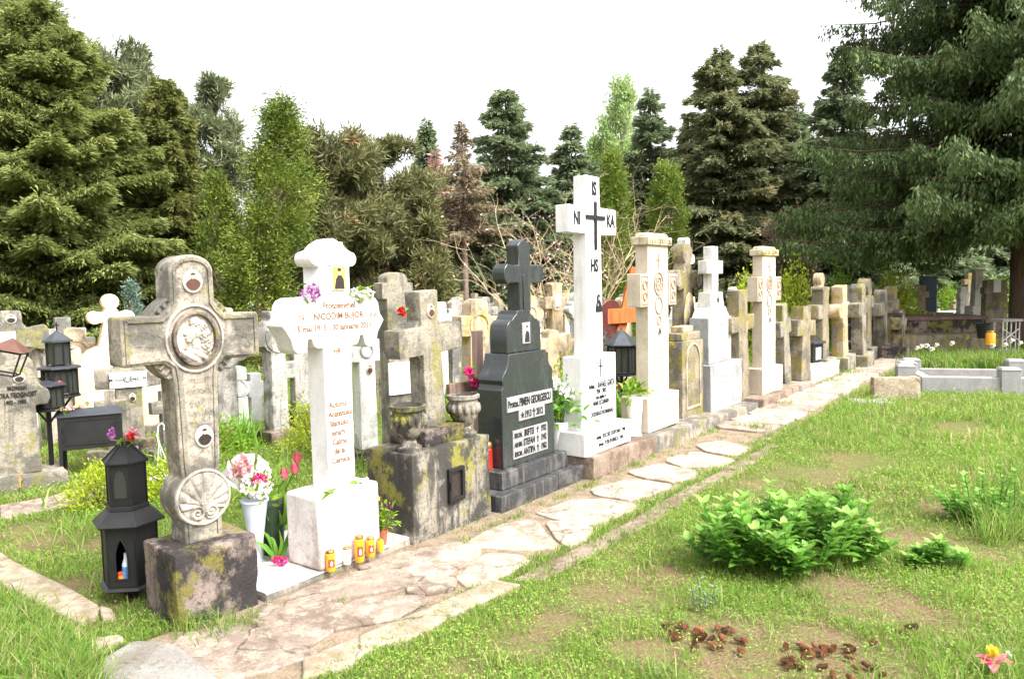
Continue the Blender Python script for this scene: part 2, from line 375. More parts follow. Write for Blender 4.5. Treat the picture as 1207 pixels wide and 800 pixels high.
def leaves(name, C, D, UPv, ln, wd, mat, parent=None, tint=None, droop=.25, fold=.15):
    """six-point folded leaf"""
    n = len(C); D = unit(D); S = unit(np.cross(D, UPv)); U2 = unit(np.cross(S, D))
    ln = np.broadcast_to(ln, (n,))[:, None]; wd = np.broadcast_to(wd, (n,))[:, None]
    V = np.empty((n, 7, 3)); V[:, 0] = C
    V[:, 1] = C+D*ln*.33+S*wd*.5+U2*wd*fold; V[:, 2] = C+D*ln*.68+S*wd*.38+U2*(wd*fold-ln*droop*.3)
    V[:, 3] = C+D*ln-U2*ln*droop
    V[:, 4] = C+D*ln*.68-S*wd*.38+U2*(wd*fold-ln*droop*.3); V[:, 5] = C+D*ln*.33-S*wd*.5+U2*wd*fold
    V[:, 6] = C+D*ln*.5-U2*ln*droop*.15
    base = (np.arange(n)*7)[:, None]
    pat = np.array([0, 1, 2, 6, 6, 2, 3, 6, 3, 4, 0, 6, 4, 5])
    cor = (base+pat).ravel(); sizes = np.tile([4, 3, 3, 4], n)
    t = rng.random(n) if tint is None else tint
    return np_mesh(name, V.reshape(-1, 3), cor, sizes, mat, parent, np.repeat(t, 7), True)
def blades(name, P, ln, wd, mat, parent=None, tint=None, bend=.5, lean=.3):
    n = len(P); az = rng.random(n)*6.283; d = np.stack([np.cos(az), np.sin(az), np.zeros(n)], 1)
    az2 = rng.random(n)*6.283; s = np.stack([np.cos(az2), np.sin(az2), np.zeros(n)], 1)
    ln = np.broadcast_to(ln, (n,))[:, None]; wd = np.broadcast_to(wd, (n,))[:, None]
    l0 = lean*rng.random((n, 1)); b = bend*rng.random((n, 1)); up = np.array([0, 0, 1.])
    V = np.empty((n, 5, 3)); V[:, 0] = P-s*wd*.5; V[:, 1] = P+s*wd*.5
    mid = P+up*ln*.55+d*ln*(l0*.5+b*.12); V[:, 2] = mid+s*wd*.42; V[:, 3] = mid-s*wd*.42
    V[:, 4] = P+up*ln*(1-.45*b)+d*ln*(l0+b*.65)
    base = (np.arange(n)*5)[:, None]; cor = (base+np.array([0, 1, 2, 3, 3, 2, 4])).ravel()
    t = rng.random(n) if tint is None else tint
    return np_mesh(name, V.reshape(-1, 3), cor, np.tile([4, 3], n), mat, parent, np.repeat(t, 5))
def text(lines, mat, parent, y=0, name='inscription', bold=0.0, depth=.0015):
    """lines: (string, x, z, size, xscale[, align]) raised on a face looking to -y"""
    for L in lines:
        mb = MB()
        s_, x, z, size, xs = L[:5]; al = L[5] if len(L) > 5 else 'CENTER'
        cu = bpy.data.curves.new('t', 'FONT'); cu.body = s_; cu.size = size; cu.align_x = al; cu.align_y = 'CENTER'
        cu.extrude = depth; cu.offset = bold*size; cu.resolution_u = 3
        o = bpy.data.objects.new('t', cu); COL.objects.link(o); bpy.context.view_layer.update()
        me = bpy.data.meshes.new_from_object(o.evaluated_get(bpy.context.evaluated_depsgraph_get()))
        mb.add([(v.co.x*xs+x, y-v.co.z, v.co.y+z) for v in me.vertices], [tuple(p.vertices) for p in me.polygons])
        bpy.data.objects.remove(o); bpy.data.curves.remove(cu); bpy.data.meshes.remove(me)
        mb.build(name, mat, parent, smooth=0)
def portrait(parent, cx, cz, rx, rz, y, robe='brownrobe', bg='sepia', rect=False, hat=False):
    """small enamel photograph of a person: rim, ground, robe and face"""
    o = MB().prism(disc(cx, cz, rx, rz) if not rect else [(cx-rx, cz-rz), (cx+rx, cz-rz), (cx+rx, cz+rz), (cx-rx, cz+rz)], y-.008, y+.004).build('portrait', 'rimwhite', parent, bevel=.003)
    k = .86 if not rect else .88
    MB().prism(disc(cx, cz, rx*k, rz*k) if not rect else [(cx-rx*k, cz-rz*k*1.03), (cx+rx*k, cz-rz*k*1.03), (cx+rx*k, cz+rz*k*1.03), (cx-rx*k, cz+rz*k*1.03)], y-.0105, y-.008).build('photograph', bg, o)
    if rect: body = [(cx-.7*rx, cz-.86*rz), (cx+.72*rx, cz-.86*rz), (cx+.62*rx, cz-.1*rz), (cx+.3*rx, cz+.22*rz), (cx-.15*rx, cz+.22*rz), (cx-.5*rx, cz-.1*rz)]
    else: body = [(cx+rx*.78*math.cos(R_(a)), cz+rz*.78*math.sin(R_(a))) for a in range(195, 346, 10)]+[(cx+.56*rx, cz+.06*rz), (cx+.16*rx, cz+.24*rz), (cx-.2*rx, cz+.24*rz), (cx-.58*rx, cz+.02*rz)]
    MB().prism(body, y-.0125, y-.0105).build('robe', robe, o)
    MB().prism(disc(cx+.0*rx, cz+.44*rz, .22*rx, .25*rz, 14), y-.0135, y-.0105).build('face', 'skin', o)
    hh = [(cx-.22*rx, cz+.54*rz), (cx+.24*rx, cz+.54*rz), (cx+.24*rx, cz+.8*rz), (cx-.2*rx, cz+.8*rz)] if hat else [(cx-.2*rx, cz+.52*rz)]+[(cx+.0*rx+.24*rx*math.cos(R_(a)), cz+.54*rz+.2*rz*math.sin(R_(a))) for a in range(0, 181, 20)]
    MB().prism(hh if hat else hh[1:], y-.0145, y-.0105).build('hat' if hat else 'hair', 'cassock', o)
    return o
def copy_thing(o, loc=None, rz=None, label=None, group=None, parent=None):
    c = o.copy(); COL.objects.link(c)
    if parent is not None: c.parent = parent
    for ch in list(o.children): copy_thing(ch, parent=c)
    if loc is not None: c.location = loc
    if rz is not None: c.rotation_euler[2] = rz
    if label: c['label'] = label
    if group: c['group'] = group
    return c
def blossom(C, r, n, rx=None):
    """petal cloud: returns centres and directions on a ball"""
    d = unit(rng.normal(size=(n, 3))); return np.array(C)+d*r*.35, d
def flower_heads(name, heads, mat, parent, petals=26, size=.6):
    Cs = []; Ds = []; Ls = []
    for (x, y, z, r) in heads:
        c, d = blossom((x, y, z), r, petals); Cs.append(c); Ds.append(d); Ls.append(np.full(petals, r*.8))
    C = np.concatenate(Cs); D = np.concatenate(Ds); L = np.concatenate(Ls)
    return leaves(name, C, D, rng.normal(size=C.shape), L, L*size*1.4, mat, parent, droop=.3, fold=.2)
def cross_pts(cx=0, s0=.12, s1=.11, z0=0, za0=.9, za1=1.13, a=.34, h=.11, top=1.45, R=0, zc=None, arm='flat', head='flat', flare=0):
    """outline of a cross, right side bottom to top then mirrored"""
    zc = zc if zc is not None else (za0+za1)/2
    P = [(s0, z0)]
    hh = (za1-za0)/2
    def junc(x, z, q):
        if R <= 0: return [(x, z)]
        return []
    if R > 0:
        a1 = math.degrees(math.atan2(-math.sqrt(max(R*R-s1*s1, 1e-6)), s1)); a2 = math.degrees(math.asin(max(-1, min(1, (za0-zc)/R))))
        P += arc(0, zc, R, a1, a2, 6)
    else: P += [(s1, za0)]
    if arm == 'flat': P += [(a-flare*.0, za0-flare), (a, za0-flare), (a, za1+flare)] if flare else [(a, za0), (a, za1)]
    elif arm == 'round': P += [(a-hh, za0)]+arc(a-hh, zc, hh, -80, 80, 10)+[(a-hh, za1)]
    elif arm == 'bulb': P += [(a-hh*1.9, za0)]+arc(a-hh*1.05, zc, hh*1.25, -115, 115, 14)+[(a-hh*1.9, za1)]
    elif arm == 'point': P += [(a-hh*.8, za0), (a, zc), (a-hh*.8, za1)]
    elif arm == 'trefoil': P += [(a-hh*2.2, za0)]+arc(a-hh*1.5, za0-.0*hh, hh*.62, -140, 20, 6)+arc(a-hh*.7, zc, hh*.62, -70, 70, 6)+arc(a-hh*1.5, za1, hh*.62, -20, 140, 6)+[(a-hh*2.2, za1)]
    if R > 0:
        a3 = math.degrees(math.asin(max(-1, min(1, (za1-zc)/R)))); a4 = math.degrees(math.atan2(math.sqrt(max(R*R-h*h, 1e-6)), h))
        P += arc(0, zc, R, a3, a4, 6)
    else: P += [(h, za1)]
    if head == 'flat': P += [(h, top)]
    elif head == 'round': P += [(h, top-h*.6)]+[(h*math.cos(R_(t)), top-h*.6+h*.6*math.sin(R_(t))) for t in range(10, 91, 10)]
    elif head == 'bulb': P += [(h*.8, top-h*2.3)]+arc(0, top-h*1.15, h*1.2, -55, 90, 12)
    elif head == 'point': P += [(h, top-h*.7), (0, top)]
    elif head == 'trefoil': P += [(h, top-h*2.1)]+arc(h, top-h*1.5, h*.55, -50, 120, 6)+arc(0, top-h*.7, h*.7, 20, 90, 5)
    elif head == 'cap': P += [(h, top-.05), (h*1.25, top-.05), (h*1.2, top-.01), (h*.6, top)]
    Q = [P[0]]
    for p in P[1:]:
        if math.hypot(p[0]-Q[-1][0], p[1]-Q[-1][1]) > 1e-4: Q.append(p)
    return mirror(Q, cx)
# ================================================================== foreground row of graves
NOGO = []          # ground footprints in the row frame where no grass grows: (a0,a1,w0,w1)
# ---- 1. carved medallion cross on its block
c1 = thing('stone_cross', 'lichened stone cross with an oval relief head and carved shell on a sooty block', 'grave cross', RW(2.10, -3.43), R_(47))
MB().box(-.20, .235, 0, .38, -.05, .385).build('base_block', 'sooty', c1, bevel=.025, cuts=4, rough=.014)
CX1 = .015; y0 = .13; T1 = .17; zb = .37
def Z(z): return zb+z
fan = MB().prism(disc(0, 0, .235, .235, 40), y0+.028, y0+T1-.02)
for k in range(36):
    a = R_(k*10)
    fan.add([(math.cos(a+t)*r, y0+.028-yy, math.sin(a+t)*r) for r in (.13, .225) for t, yy in ((-.07, 0), (0, .016), (.07, 0))], [(0, 1, 4, 3), (1, 2, 5, 4)])
fan.v = [(x+CX1, y, z+Z(1.045)) for x, y, z in fan.v]
fan.build('corner_fans', 'weathered', c1, bevel=.004)
shell_c = .235; SR = .148
pts = [(.098, 0), (.098, .085)]+arc(0, shell_c, SR, -48, 50, 12)+[(.102, .40), (.112, .84), (.12, .90), (.15, .925)]
pts += [(.16, .93), (.345, .925), (.35, .94), (.35, 1.15), (.343, 1.165), (.165, 1.165), (.13, 1.20), (.112, 1.23), (.112, 1.39)]
pts += [(.108*math.cos(R_(t))+.002, 1.385+.078*math.sin(R_(t))) for t in range(15, 91, 15)]
body = [(x, Z(z)) for x, z in mirror(pts, CX1)]
MB().prism(body, y0, y0+T1).build('cross_body', 'weathered', c1, bevel=.009)
ins = offset(body, .016); ins2 = offset(body, .03)
MB().ring(ins, ins2, y0-.009, y0+.004).build('border_moulding', 'greyx', c1, bevel=.003)
# circular moulding, oval medallion with profile head in relief
mz = Z(1.045)
def ell(r, rz): return disc(CX1, mz, r, rz, 48)
mr = MB().ring(ell(.150, .172), ell(.138, .159), y0-.011, y0+.002).build('medallion_ring', 'carved', c1, bevel=.003)
mf = MB().ring(ell(.116, .138), ell(.098, .119), y0-.026, y0+.002).build('medallion_frame', 'sooty', c1, bevel=.005)
def G2(x, z, cx_, cz_, rx, rz, h): 
    q = ((x-cx_)/rx)**2+((z-cz_)/rz)**2; return h*math.sqrt(1-q) if q < 1 else 0
def relief(x, z):
    x -= CX1; z -= mz; h = 0
    h = max(h, G2(x, z, .004, .040, .040, .046, .024))      # skull
    h = max(h, G2(x, z, -.022, .022, .030, .036, .022))     # face
    h = max(h, G2(x, z, -.050, .024, .010, .008, .014))     # nose
    h = max(h, G2(x, z, -.042, .002, .011, .009, .016))     # lips and chin
    h = max(h, G2(x, z, -.034, -.010, .015, .013, .019))
    h = max(h, G2(x, z, .004, -.034, .024, .045, .016))     # neck
    h = max(h, G2(x, z, .012, -.088, .082, .038, .020))     # shoulders
    cu = math.sin(x*230+2*math.sin(z*120))*math.cos(z*190+x*60)
    for cx_, cz_, r in ((.045, .02, .033), (.052, -.012, .027), (.048, -.042, .024), (.03, .058, .034), (0, .078, .03), (.064, -.06, .018)):
        h = max(h, G2(x, z, cx_, cz_, r, r*1.05, .028)+(.005*cu if (x-cx_)**2+(z-cz_)**2 < r*r else 0))
    if z < -.05: h += .004*math.sin(x*110+z*150)
    return y0-.003-h
MB().field(relief, CX1-.1, CX1+.1, mz-.12, mz+.12, 90, 108, lambda x, z: ((x-CX1)/.101)**2+((z-mz)/.122)**2 < 1).build('medallion_relief', 'carved', c1, smooth=60)
def shell(x, z):
    x -= CX1; z -= Z(shell_c); r = math.hypot(x, z+.045); a = math.atan2(z+.045, x)
    dome = .004
    if math.hypot(x, z) > .126: return y0-.018*max(0, math.cos((math.hypot(x, z)-.136)/.0105*1.2))
    h = .004
    if r > .02 and z > -.085:
        lobe = abs(math.sin((a-math.pi/2)*7.5)); h += .017*(.25+.75*lobe**.6)*min(1, r/.09)*(1 if a > -.25 and a < math.pi+.25 else .0)
    for sx in (-1, 1):
        q = math.hypot(x-sx*.036, z+.078)
        if q < .036: h = .008+.013*abs(math.sin(q*150+sx*math.atan2(z+.078, x-sx*.036)*.5))
    if abs(x) < .014 and -.075 < z < -.03: h = max(h, .022)
    return y0-h
MB().field(shell, CX1-.148, CX1+.148, Z(shell_c)-.148, Z(shell_c)+.148, 120, 120, lambda x, z: math.hypot(x-CX1, z-Z(shell_c)) < .1475).build('shell_relief', 'carved', c1, smooth=60)
portrait(c1, CX1, Z(1.33), .050, .058, y0-.004, 'brownrobe', 'sepia')
portrait(c1, CX1+.02, Z(.545), .047, .056, y0-.004, 'cassock', 'bluegrey')
text([('MONAHUL', CX1-.245, Z(1.075), .040, .8), ('IEROM', CX1-.245, Z(1.01), .038, .8), ('PROTOS', CX1+.252, Z(1.085), .034, .8), ('STARET', CX1+.252, Z(1.04), .034, .8), ('CERNICA', CX1+.252, Z(.995), .032, .8)]+
     [(s, CX1+.01, Z(z), .030, .85) for s, z in (('N.1874', .83), ('DECEDAT', .775), ('1938', .72), ('ROBUL LUI', .665), ('D-ZEU', .615))], 'weathered', c1, y0-.0006, depth=.0016)
# ---- white slab under the second grave, with what stands on it
sl = thing('grave_slab', 'low white mosaic slab edging the path under the white marble cross and the jars', 'grave slab', RW(2.36, -3.39))
MB().box(0, 1.10, 0, .80, -.03, .040).build('concrete_edge', 'kerbgrey', sl, bevel=.006, cuts=3, rough=.004)
MB().box(.006, 1.095, .006, .80, .0405, .055).build('mosaic_top', 'slabwhite', sl, bevel=.004)
# ---- 2. white marble cross
c2 = thing('marble_cross', 'white marble cross with lobed arms and gold lettering above the row of candle jars', 'grave cross', RW(2.72, -3.385, .055))
MB().box(0, .465, 0, .30, 0, .425).build('base_block', 'marblebase', c2, bevel=.022, seg=3)
X2 = .245; Y2 = .075; Tn = .15
pr = [(.100, .40), (.104, 1.255), (.135, 1.255), (.158, 1.262), (.172, 1.285), (.178, 1.31), (.205, 1.315)]
pr += arc(.262, 1.285, .052, -150, -20, 8)+[(.322, 1.315), (.345, 1.35), (.378, 1.395), (.345, 1.44), (.335, 1.50), (.315, 1.53), (.28, 1.545), (.14, 1.55), (.118, 1.565), (.112, 1.60), (.112, 1.715), (.115, 1.722)]
pr += arc(.128, 1.765, .043, -80, 85, 8)+[(.10, 1.82), (.07, 1.85), (0, 1.885)]
MB().prism(mirror(pr, X2), Y2, Y2+Tn).build('cross_body', 'marble', c2, bevel=.008, seg=3)
MB().box(X2-.06, X2+.06, Y2-.008, Y2+.002, 1.725, 1.862).build('niche_border', 'marble', c2, bevel=.003)
fy = Y2-.001
text([('Protosinghel', X2+.02, 1.495, .054, .9), ('NICODIM BUJOR', X2+.02, 1.435, .055, .9), ('5 mai 1915 - 30 ianuarie 2011', X2-.005, 1.37, .050, .92),
      ('HR', X2-.005, 1.23, .046, .9), ('Autorul', X2-.015, .92, .050, .85), ('Acatistului', X2-.0, .865, .050, .85), ('Sfantului', X2-.01, .81, .050, .85), ('Ierarh', X2-.02, .755, .050, .85), ('Calinic', X2-.007, .70, .050, .85), ('de la', X2-.015, .645, .050, .85), ('Cernica', X2-.007, .59, .050, .85)], 'gold', c2, fy, bold=.02)
text([('NI', X2-.25, 1.437, .050, .9), ('KA', X2+.285, 1.432, .050, .9), ('IS', X2, 1.80, .048, .9)], 'gold', c2, Y2-.009, depth=.0008)
portrait(c2, X2+.02, 1.655, .052, .072, Y2-.002, 'cassock', 'yellowbg', rect=True, hat=True)
# flowers lying on its arms and on the block
def sprig(name, label, cat, loc, heads, mat, nleaf=10, leafm='greenbush', parent=None, stem=True, pet=26):
    t = thing(name, label, cat, loc)
    flower_heads('blossom', heads, mat, t, pet)
    if nleaf:
        C = np.array([heads[i % len(heads)][:3] for i in range(nleaf)])+rng.normal(size=(nleaf, 3))*.015
        D = rng.normal(size=(nleaf, 3)); D[:, 0] *= 1.6
        leaves('foliage', C, D, rng.normal(size=(nleaf, 3))+[0, 0, 2], .07, .028, leafm, t, droop=.3)
    return t
b = RW(2.72, -3.385, .055)
def on2(x, y, z): return RW(2.72+x, -3.385-y, .055+z)
sprig('lilac_spray', 'purple lilac spray resting on the left shoulder of the white marble cross', 'flowers', on2(X2-.175, .09, 1.545),
      [(x, random.uniform(-.03, .03), z, .022) for x, z in [(-.05, .03), (-.02, .045), (.01, .05), (.035, .04), (.0, .02), (-.035, .012), (.03, .015), (.055, .02), (-.01, -.005), (.02, -.015), (0, .065)]], 'petallilac', 4, pet=16)
sprig('white_blossom_spray', 'white blossom spray resting on the right arm of the white marble cross', 'flowers', on2(X2+.20, .08, 1.56),
      [(x, -.02, z, .026) for x, z in [(-.07, .01), (-.03, .02), (0, .0), (.03, .015), (-.05, -.02), (.0, -.03), (.06, .0)]], 'petalw', 12, pet=16)
sprig('white_blossom_twig', 'tiny white blossom twig on the right corner of the marble block', 'flowers', on2(.36, .03, .432), [(x, 0, .01, .016) for x in (-.03, 0, .03)], 'petalw', 5, pet=12)
sprig('blossom_twig', 'pale blossom twig lying on the left front corner of the marble block', 'flowers', on2(.09, .02, .43), [(x, -.01+x*.3, .0, .014) for x in (-.03, .0, .03, .06)], 'petalw', 6, pet=12)
# ---- candle jars on the slab
def jar(loc, h, r, glass, label, lab=True, lidm='brass', name='candle_jar', group=None):
    t = thing(name, label, 'candle', loc, ROWZ-.5, group)
    MB().lathe([(r*.9, 0), (r, .006), (r, h*.8), (r*.93, h*.86), (r*.8, h*.88)], 20).build('jar_glass', glass, t, smooth=50)
    MB().lathe([(r*.86, h*.87), (r*.9, h*.875), (r*.9, h*.96), (r*.82, h*.985), (r*.8, h)], 20).build('lid', lidm, t, smooth=40)
    if lab:
        m = MB(); V = []; 
        for i in range(7):
            a = R_(-90-38+76*i/6)
            V += [(r*1.015*math.cos(a), r*1.015*math.sin(a), h*.22), (r*1.015*math.cos(a), r*1.015*math.sin(a), h*.62)]
        m.add(V, [(2*i, 2*i+2, 2*i+3, 2*i+1) for i in range(6)]); m.build('paper_label', 'redlabel', t)
        MB().prism([(-r*.2, h*.3), (r*.2, h*.3), (r*.28, h*.42), (0, h*.54), (-r*.28, h*.42)], -r*1.04, -r*1.0).build('label_motif', 'wax', t)
    return t
jy = .055
def jl(u, v): return at(u, v, jy)
jar(jl(390, 672), .118, .028, 'amber', 'leftmost orange candle jar with red label, alone in front of the marble block')
jar(jl(409, 664), .100, .024, 'wax', 'short white candle jar between the orange jars', lab=False)
jar(jl(424, 661), .155, .028, 'amber', 'tallest orange candle jar, just right of the white one')
jar(jl(437, 655), .118, .027, 'amber', 'medium orange candle jar with red label right of the tallest jar')
jar(jl(448.5, 649), .080, .020, 'amber', 'smallest orange candle jar, next to the terracotta pot', lab=False)
# ---- potted pansies
def potplant(loc, label, r=.04, h=.09, pot='terracotta', ph=.16, nl=120, leafm='greenbush', heads=(), petals='petalpurple', spread=.09, lw=.024, name='potted_plant', taper=.75):
    t = thing(name, label, 'potted plant', loc)
    MB().lathe([(r*taper, 0), (r*taper, .004), (r, h*.9), (r*1.08, h*.9), (r*1.08, h), (r*.9, h), (r*.86, h*.9)], 20).build('pot', pot, t, smooth=40)
    C = rng.normal(size=(nl, 3))*[spread*.45, spread*.45, ph*.24]+[0, 0, h+ph*.45]; D = C-[0, 0, h]; D = unit(D)+rng.normal(size=(nl, 3))*.4
    leaves('foliage', C, D, np.tile([0, 0, 1.], (nl, 1))+rng.normal(size=(nl, 3))*.3, rng.uniform(.6, 1.2, nl)*lw*2.0, lw, leafm, t)
    m = MB()
    for k in range(6):
        a = k*1.05; m.tube([(0, 0, h*.8), (math.cos(a)*spread*.2, math.sin(a)*spread*.2, h+ph*.4), (math.cos(a)*spread*.4, math.sin(a)*spread*.4, h+ph*.75)], .0025, 5)
    m.build('stems', 'greenbush', t)
    if heads: flower_heads('blossom', heads, petals, t, 18)
    return t
potplant(jl(450, 641), 'purple pansies in a small terracotta pot beside the urn-topped plinth', heads=[(.03, -.02, .25, .02), (.055, 0, .235, .018), (.0, .02, .26, .02), (.07, -.02, .21, .018), (.075, .01, .245, .015), (-.02, -.02, .235, .018)])
# ---- pink carnation with leaves lying on the slab
sprig('cut_carnation', 'pink carnation with long green leaves lying on the white slab', 'flower', jl(331, 667), [(0, 0, .03, .03), (.03, .01, .025, .025), (-.02, .02, .04, .024)], 'petalp', 0)
# ---- vase of flowers between the first two crosses
def vase(loc, label, h, r0, r1, mat, name='flower_vase', cat='vase'):
    t = thing(name, label, cat, loc)
    MB().lathe([(r0*1.15, 0), (r0*1.15, .006), (r0, .02), (r0*1.02, h*.3), (r1*.97, h*.96), (r1*1.06, h*.97), (r1*1.06, h), (r1*.95, h), (r1*.88, h*.9)], 28).build('vase_body', mat, t, smooth=40)
    return t
vl = vase(at(303, 660, .05), 'tall grey plastic vase standing between the two nearest crosses', .37, .040, .078, 'greyplastic')
bq = thing('mixed_bouquet', 'bouquet of white and red flowers in pale cellophane, standing in the grey vase', 'bouquet', tuple(Vector(at(303, 660, .05))+Vector((0, 0, .37))))
flower_heads('white_blossoms', [(.0+x, -.02+y, z, .034) for x, y, z in [(-.07, 0, .08), (-.03, -.05, .05), (.02, -.04, .04), (.06, -.02, .06), (.09, 0, .09), (.05, .02, .12), (.0, -.02, .09), (-.05, .02, .12), (.03, .0, .16), (.10, .03, .14)]], 'petalw', bq, 26)
flower_heads('red_blossoms', [(x, -.03, z, .026) for x, z in [(-.01, .115), (.02, .125), (.05, .115), (.0, .135)]], 'petalp', bq, 26)
flower_heads('pale_pink_blossoms', [(x, .02, z, .045) for x, z in [(-.09, .2), (-.06, .24), (-.03, .2), (-.1, .16)]], 'petalpale', bq, 22)
n = 70; C = rng.normal(size=(n, 3))*[.06, .05, .05]+[.02, 0, .07]; leaves('foliage', C, unit(C)+rng.normal(size=(n, 3))*.5, rng.normal(size=(n, 3)), .06, .02, 'greenbush', bq)
m = MB()
for k in range(9):
    a = R_(200-k*24); m.add([(0.0, .03, .0), (.15*math.cos(a)-.02, .05+.03*math.sin(k*2), .17+.1*math.sin(a)), (.15*math.cos(a-.42)-.02, .05-.03*math.sin(k*2), .17+.1*math.sin(a-.42))], [(0, 1, 2)])
m.build('wrapping', 'cell', bq, smooth=0)
tb = thing('tulip_pot', 'coral tulips leaning out of a dark planter behind the marble block', 'potted plant', at(322, 652, .05))
MB().lathe([(.06, 0), (.085, .30), (.09, .30), (.09, .32), (.08, .32)], 20).build('pot', 'greenpot', tb)
lv = [(-.03, 0, .05), (.02, -.02, .05), (.05, 0, .03), (0, .03, .06)]
n = 14; az = rng.random(n)*6.28; C = np.stack([np.cos(az)*.02, np.sin(az)*.02, np.full(n, .12)], 1); leaves('leaves', C, np.stack([np.cos(az)*.5, np.sin(az)*.5-.15, rng.uniform(.6, 1.2, n)], 1), np.tile([.2, -1, .3], (n, 1)), rng.uniform(.18, .3, n), .045, 'irisleaf', tb, droop=.35)
for (x, y, z) in ((.11, -.10, .50), (.16, -.06, .55), (.06, -.06, .47)):
    MB().tube([(x*.2, y*.2, .2), (x*.6, y*.6, .4), (x, y, z-.02)], .004, 6).build('stem', 'greenbush', tb)
    fm = MB()
    for k in range(6):
        a = k*1.047; fm.add([(x+.008*math.cos(a), y+.008*math.sin(a), z-.02), (x+.03*math.cos(a-.55), y+.03*math.sin(a-.55), z+.015), (x+.017*math.cos(a), y+.017*math.sin(a), z+.055), (x+.03*math.cos(a+.55), y+.03*math.sin(a+.55), z+.015)], [(0, 1, 2, 3)])
    fm.build('tulip_head', 'petalcoral', tb, smooth=60)
# long green leaves lying behind the vase
n = 9; gl = thing('lily_plant', 'dark strap-leaved plant growing beside the marble block behind the slab', 'plant', at(326, 662, .05)); az = rng.random(n)*6.28
leaves('leaves', np.zeros((n, 3)), np.stack([np.cos(az)*.5, np.sin(az)*.5, rng.uniform(.6, 1.3, n)], 1), np.tile([.2, -1, .3], (n, 1)), rng.uniform(.14, .26, n), .035, 'irisleaf', gl, droop=.4)
# ---- 3. urn plinth with leaning cross
pu = thing('urn_plinth', 'mossy streaked concrete plinth with a small iron door and two stone urns', 'grave plinth', RW(3.44, -3.35))
MB().box(0, .79, 0, .42, -.05, .59).build('plinth_block', 'urnstone', pu, bevel=.014, cuts=4, rough=.007)
MB().box(.20, .60, .07, .40, .59, .70).build('step', 'sooty', pu, bevel=.01, cuts=2, rough=.004)
dn = MB().ring([(.325, .20), (.485, .20), (.485, .43), (.325, .43)], [(.35, .225), (.46, .225), (.46, .405), (.35, .405)], -.025, .004).build('niche_frame', 'blackdull', pu, bevel=.003)
MB().box(.35, .46, -.006, .002, .225, .405).build('niche_glass', 'cassock', dn)  # near-black panel: the shade inside the open niche is painted as colour
MB().box(.326, .337, -.034, -.02, .29, .35).build('hinge', 'black', dn)
for ux in (.10, .655):
    uo = MB().lathe([(.085, .59), (.085, .615), (.055, .63), (.045, .66), (.07, .69), (.095, .73), (.108, .79), (.10, .845), (.118, .86), (.118, .885), (.10, .89), (.09, .86), (.05, .85)], 28, (ux, .12, 0)).build('urn', 'urnstone', pu, smooth=45, rough=.006)
    m = MB()
    for k in range(14):
        a = k*.449; m.ball((ux+.104*math.cos(a), .12+.104*math.sin(a), .79), .02, .02, .04, 8, 6)
    m.build('garland', 'urnstone', uo, smooth=60)
c3 = thing('leaning_cross', 'grey lichened stone cross leaning left with an oval portrait, standing between two urns', 'grave cross', RW(3.44+.43, -3.35-.17, .695), ROWZ, None, (0, R_(-3.2)))
MB().prism(disc(0, .60, .16, .16, 30), .02, .12).build('corner_fans', 'greyx', c3, bevel=.004)
MB().prism(cross_pts(0, .10, .088, -.02, .50, .69, .31, .088, .93, 0), 0, .14).build('cross_body', 'greyx', c3, bevel=.012, cuts=2, rough=.006)
portrait(c3, .005, .79, .035, .048, -.004, 'brownrobe', 'sepia')
d3 = (SD, CD)
cr = sprig('hanging_carnation', 'crimson carnation tucked at the left of the urn-flanked cross head', 'flower', RW(3.44+.43-.33, -3.50, .70+.79), [(0, 0, .01, .028), (.012, 0, -.01, .024), (-.012, 0, 0, .024)], 'petalr', 3)
# ---- wooden cross behind, with a pink garland
wc = thing('wooden_cross', 'weathered plank cross with a long arm standing left of the black granite monument', 'wooden cross', RW(4.40, -3.93))
MB().box(.42, .51, 0, .05, -.1, 1.28).build('post', 'pinkwood', wc, bevel=.004)
MB().box(.03, .60, -.045, -.002, .80, .89).build('arm', 'wood', wc, bevel=.004)
sprig('pink_garland', 'hot pink flower garland hung over the plank cross', 'garland', RW(4.40+.25, -3.93+.09, .89), [(-.09+.16*t, -.02, .10*(1-t)*1.4-.05+.03*math.sin(t*9), .032) for t in [i/13 for i in range(14)]], 'petalp', 6, pet=20)
# ---- 4. black granite monument
bk = thing('granite_monument', 'polished black granite cross monument with grey name plates', 'grave monument', RW(4.28, -3.29))
MB().box(0, .745, 0, .62, -.03, .128).build('plinth_slab', 'granitedull', bk, bevel=.006)
MB().box(.752, 1.15, 0, .62, -.03, .130).build('plinth_slab', 'granitedull', bk, bevel=.006)
MB().box(.13, 1.03, .09, .45, .131, .262).build('step', 'granitedull', bk, bevel=.006)
bx = .578
bp = [(.352, .2625), (.352, .86), (.338, .875), (.332, .90), (.345, .93), (.335, .965), (.30, 1.0), (.272, 1.04), (.26, 1.09), (.25, 1.125)]
MB().prism(mirror(bp, bx), .15, .385).build('body', 'granite', bk, bevel=.005)
tp = [(.228, 1.127), (.228, 1.30), (.215, 1.345), (.18, 1.375), (.15, 1.38), (.13, 1.40), (.095, 1.42), (.085, 1.45)]
MB().prism(mirror([(x, z) for x, z in tp], bx), .185, .35).build('upper_body', 'granite', bk, bevel=.005)
ax = .078
cp = [(ax, 1.44), (ax, 1.665), (.17, 1.665), (.185, 1.665), (.225, 1.655), (.262, 1.69), (.268, 1.735), (.262, 1.775), (.225, 1.81), (.17, 1.80), (ax, 1.80), (ax, 1.91), (.087, 1.935), (.087, 1.955), (.05, 1.985), (0, 2.005)]
bx = .63; MB().prism(mirror(cp, bx), .205, .325).build('cross', 'granite', bk, bevel=.006)
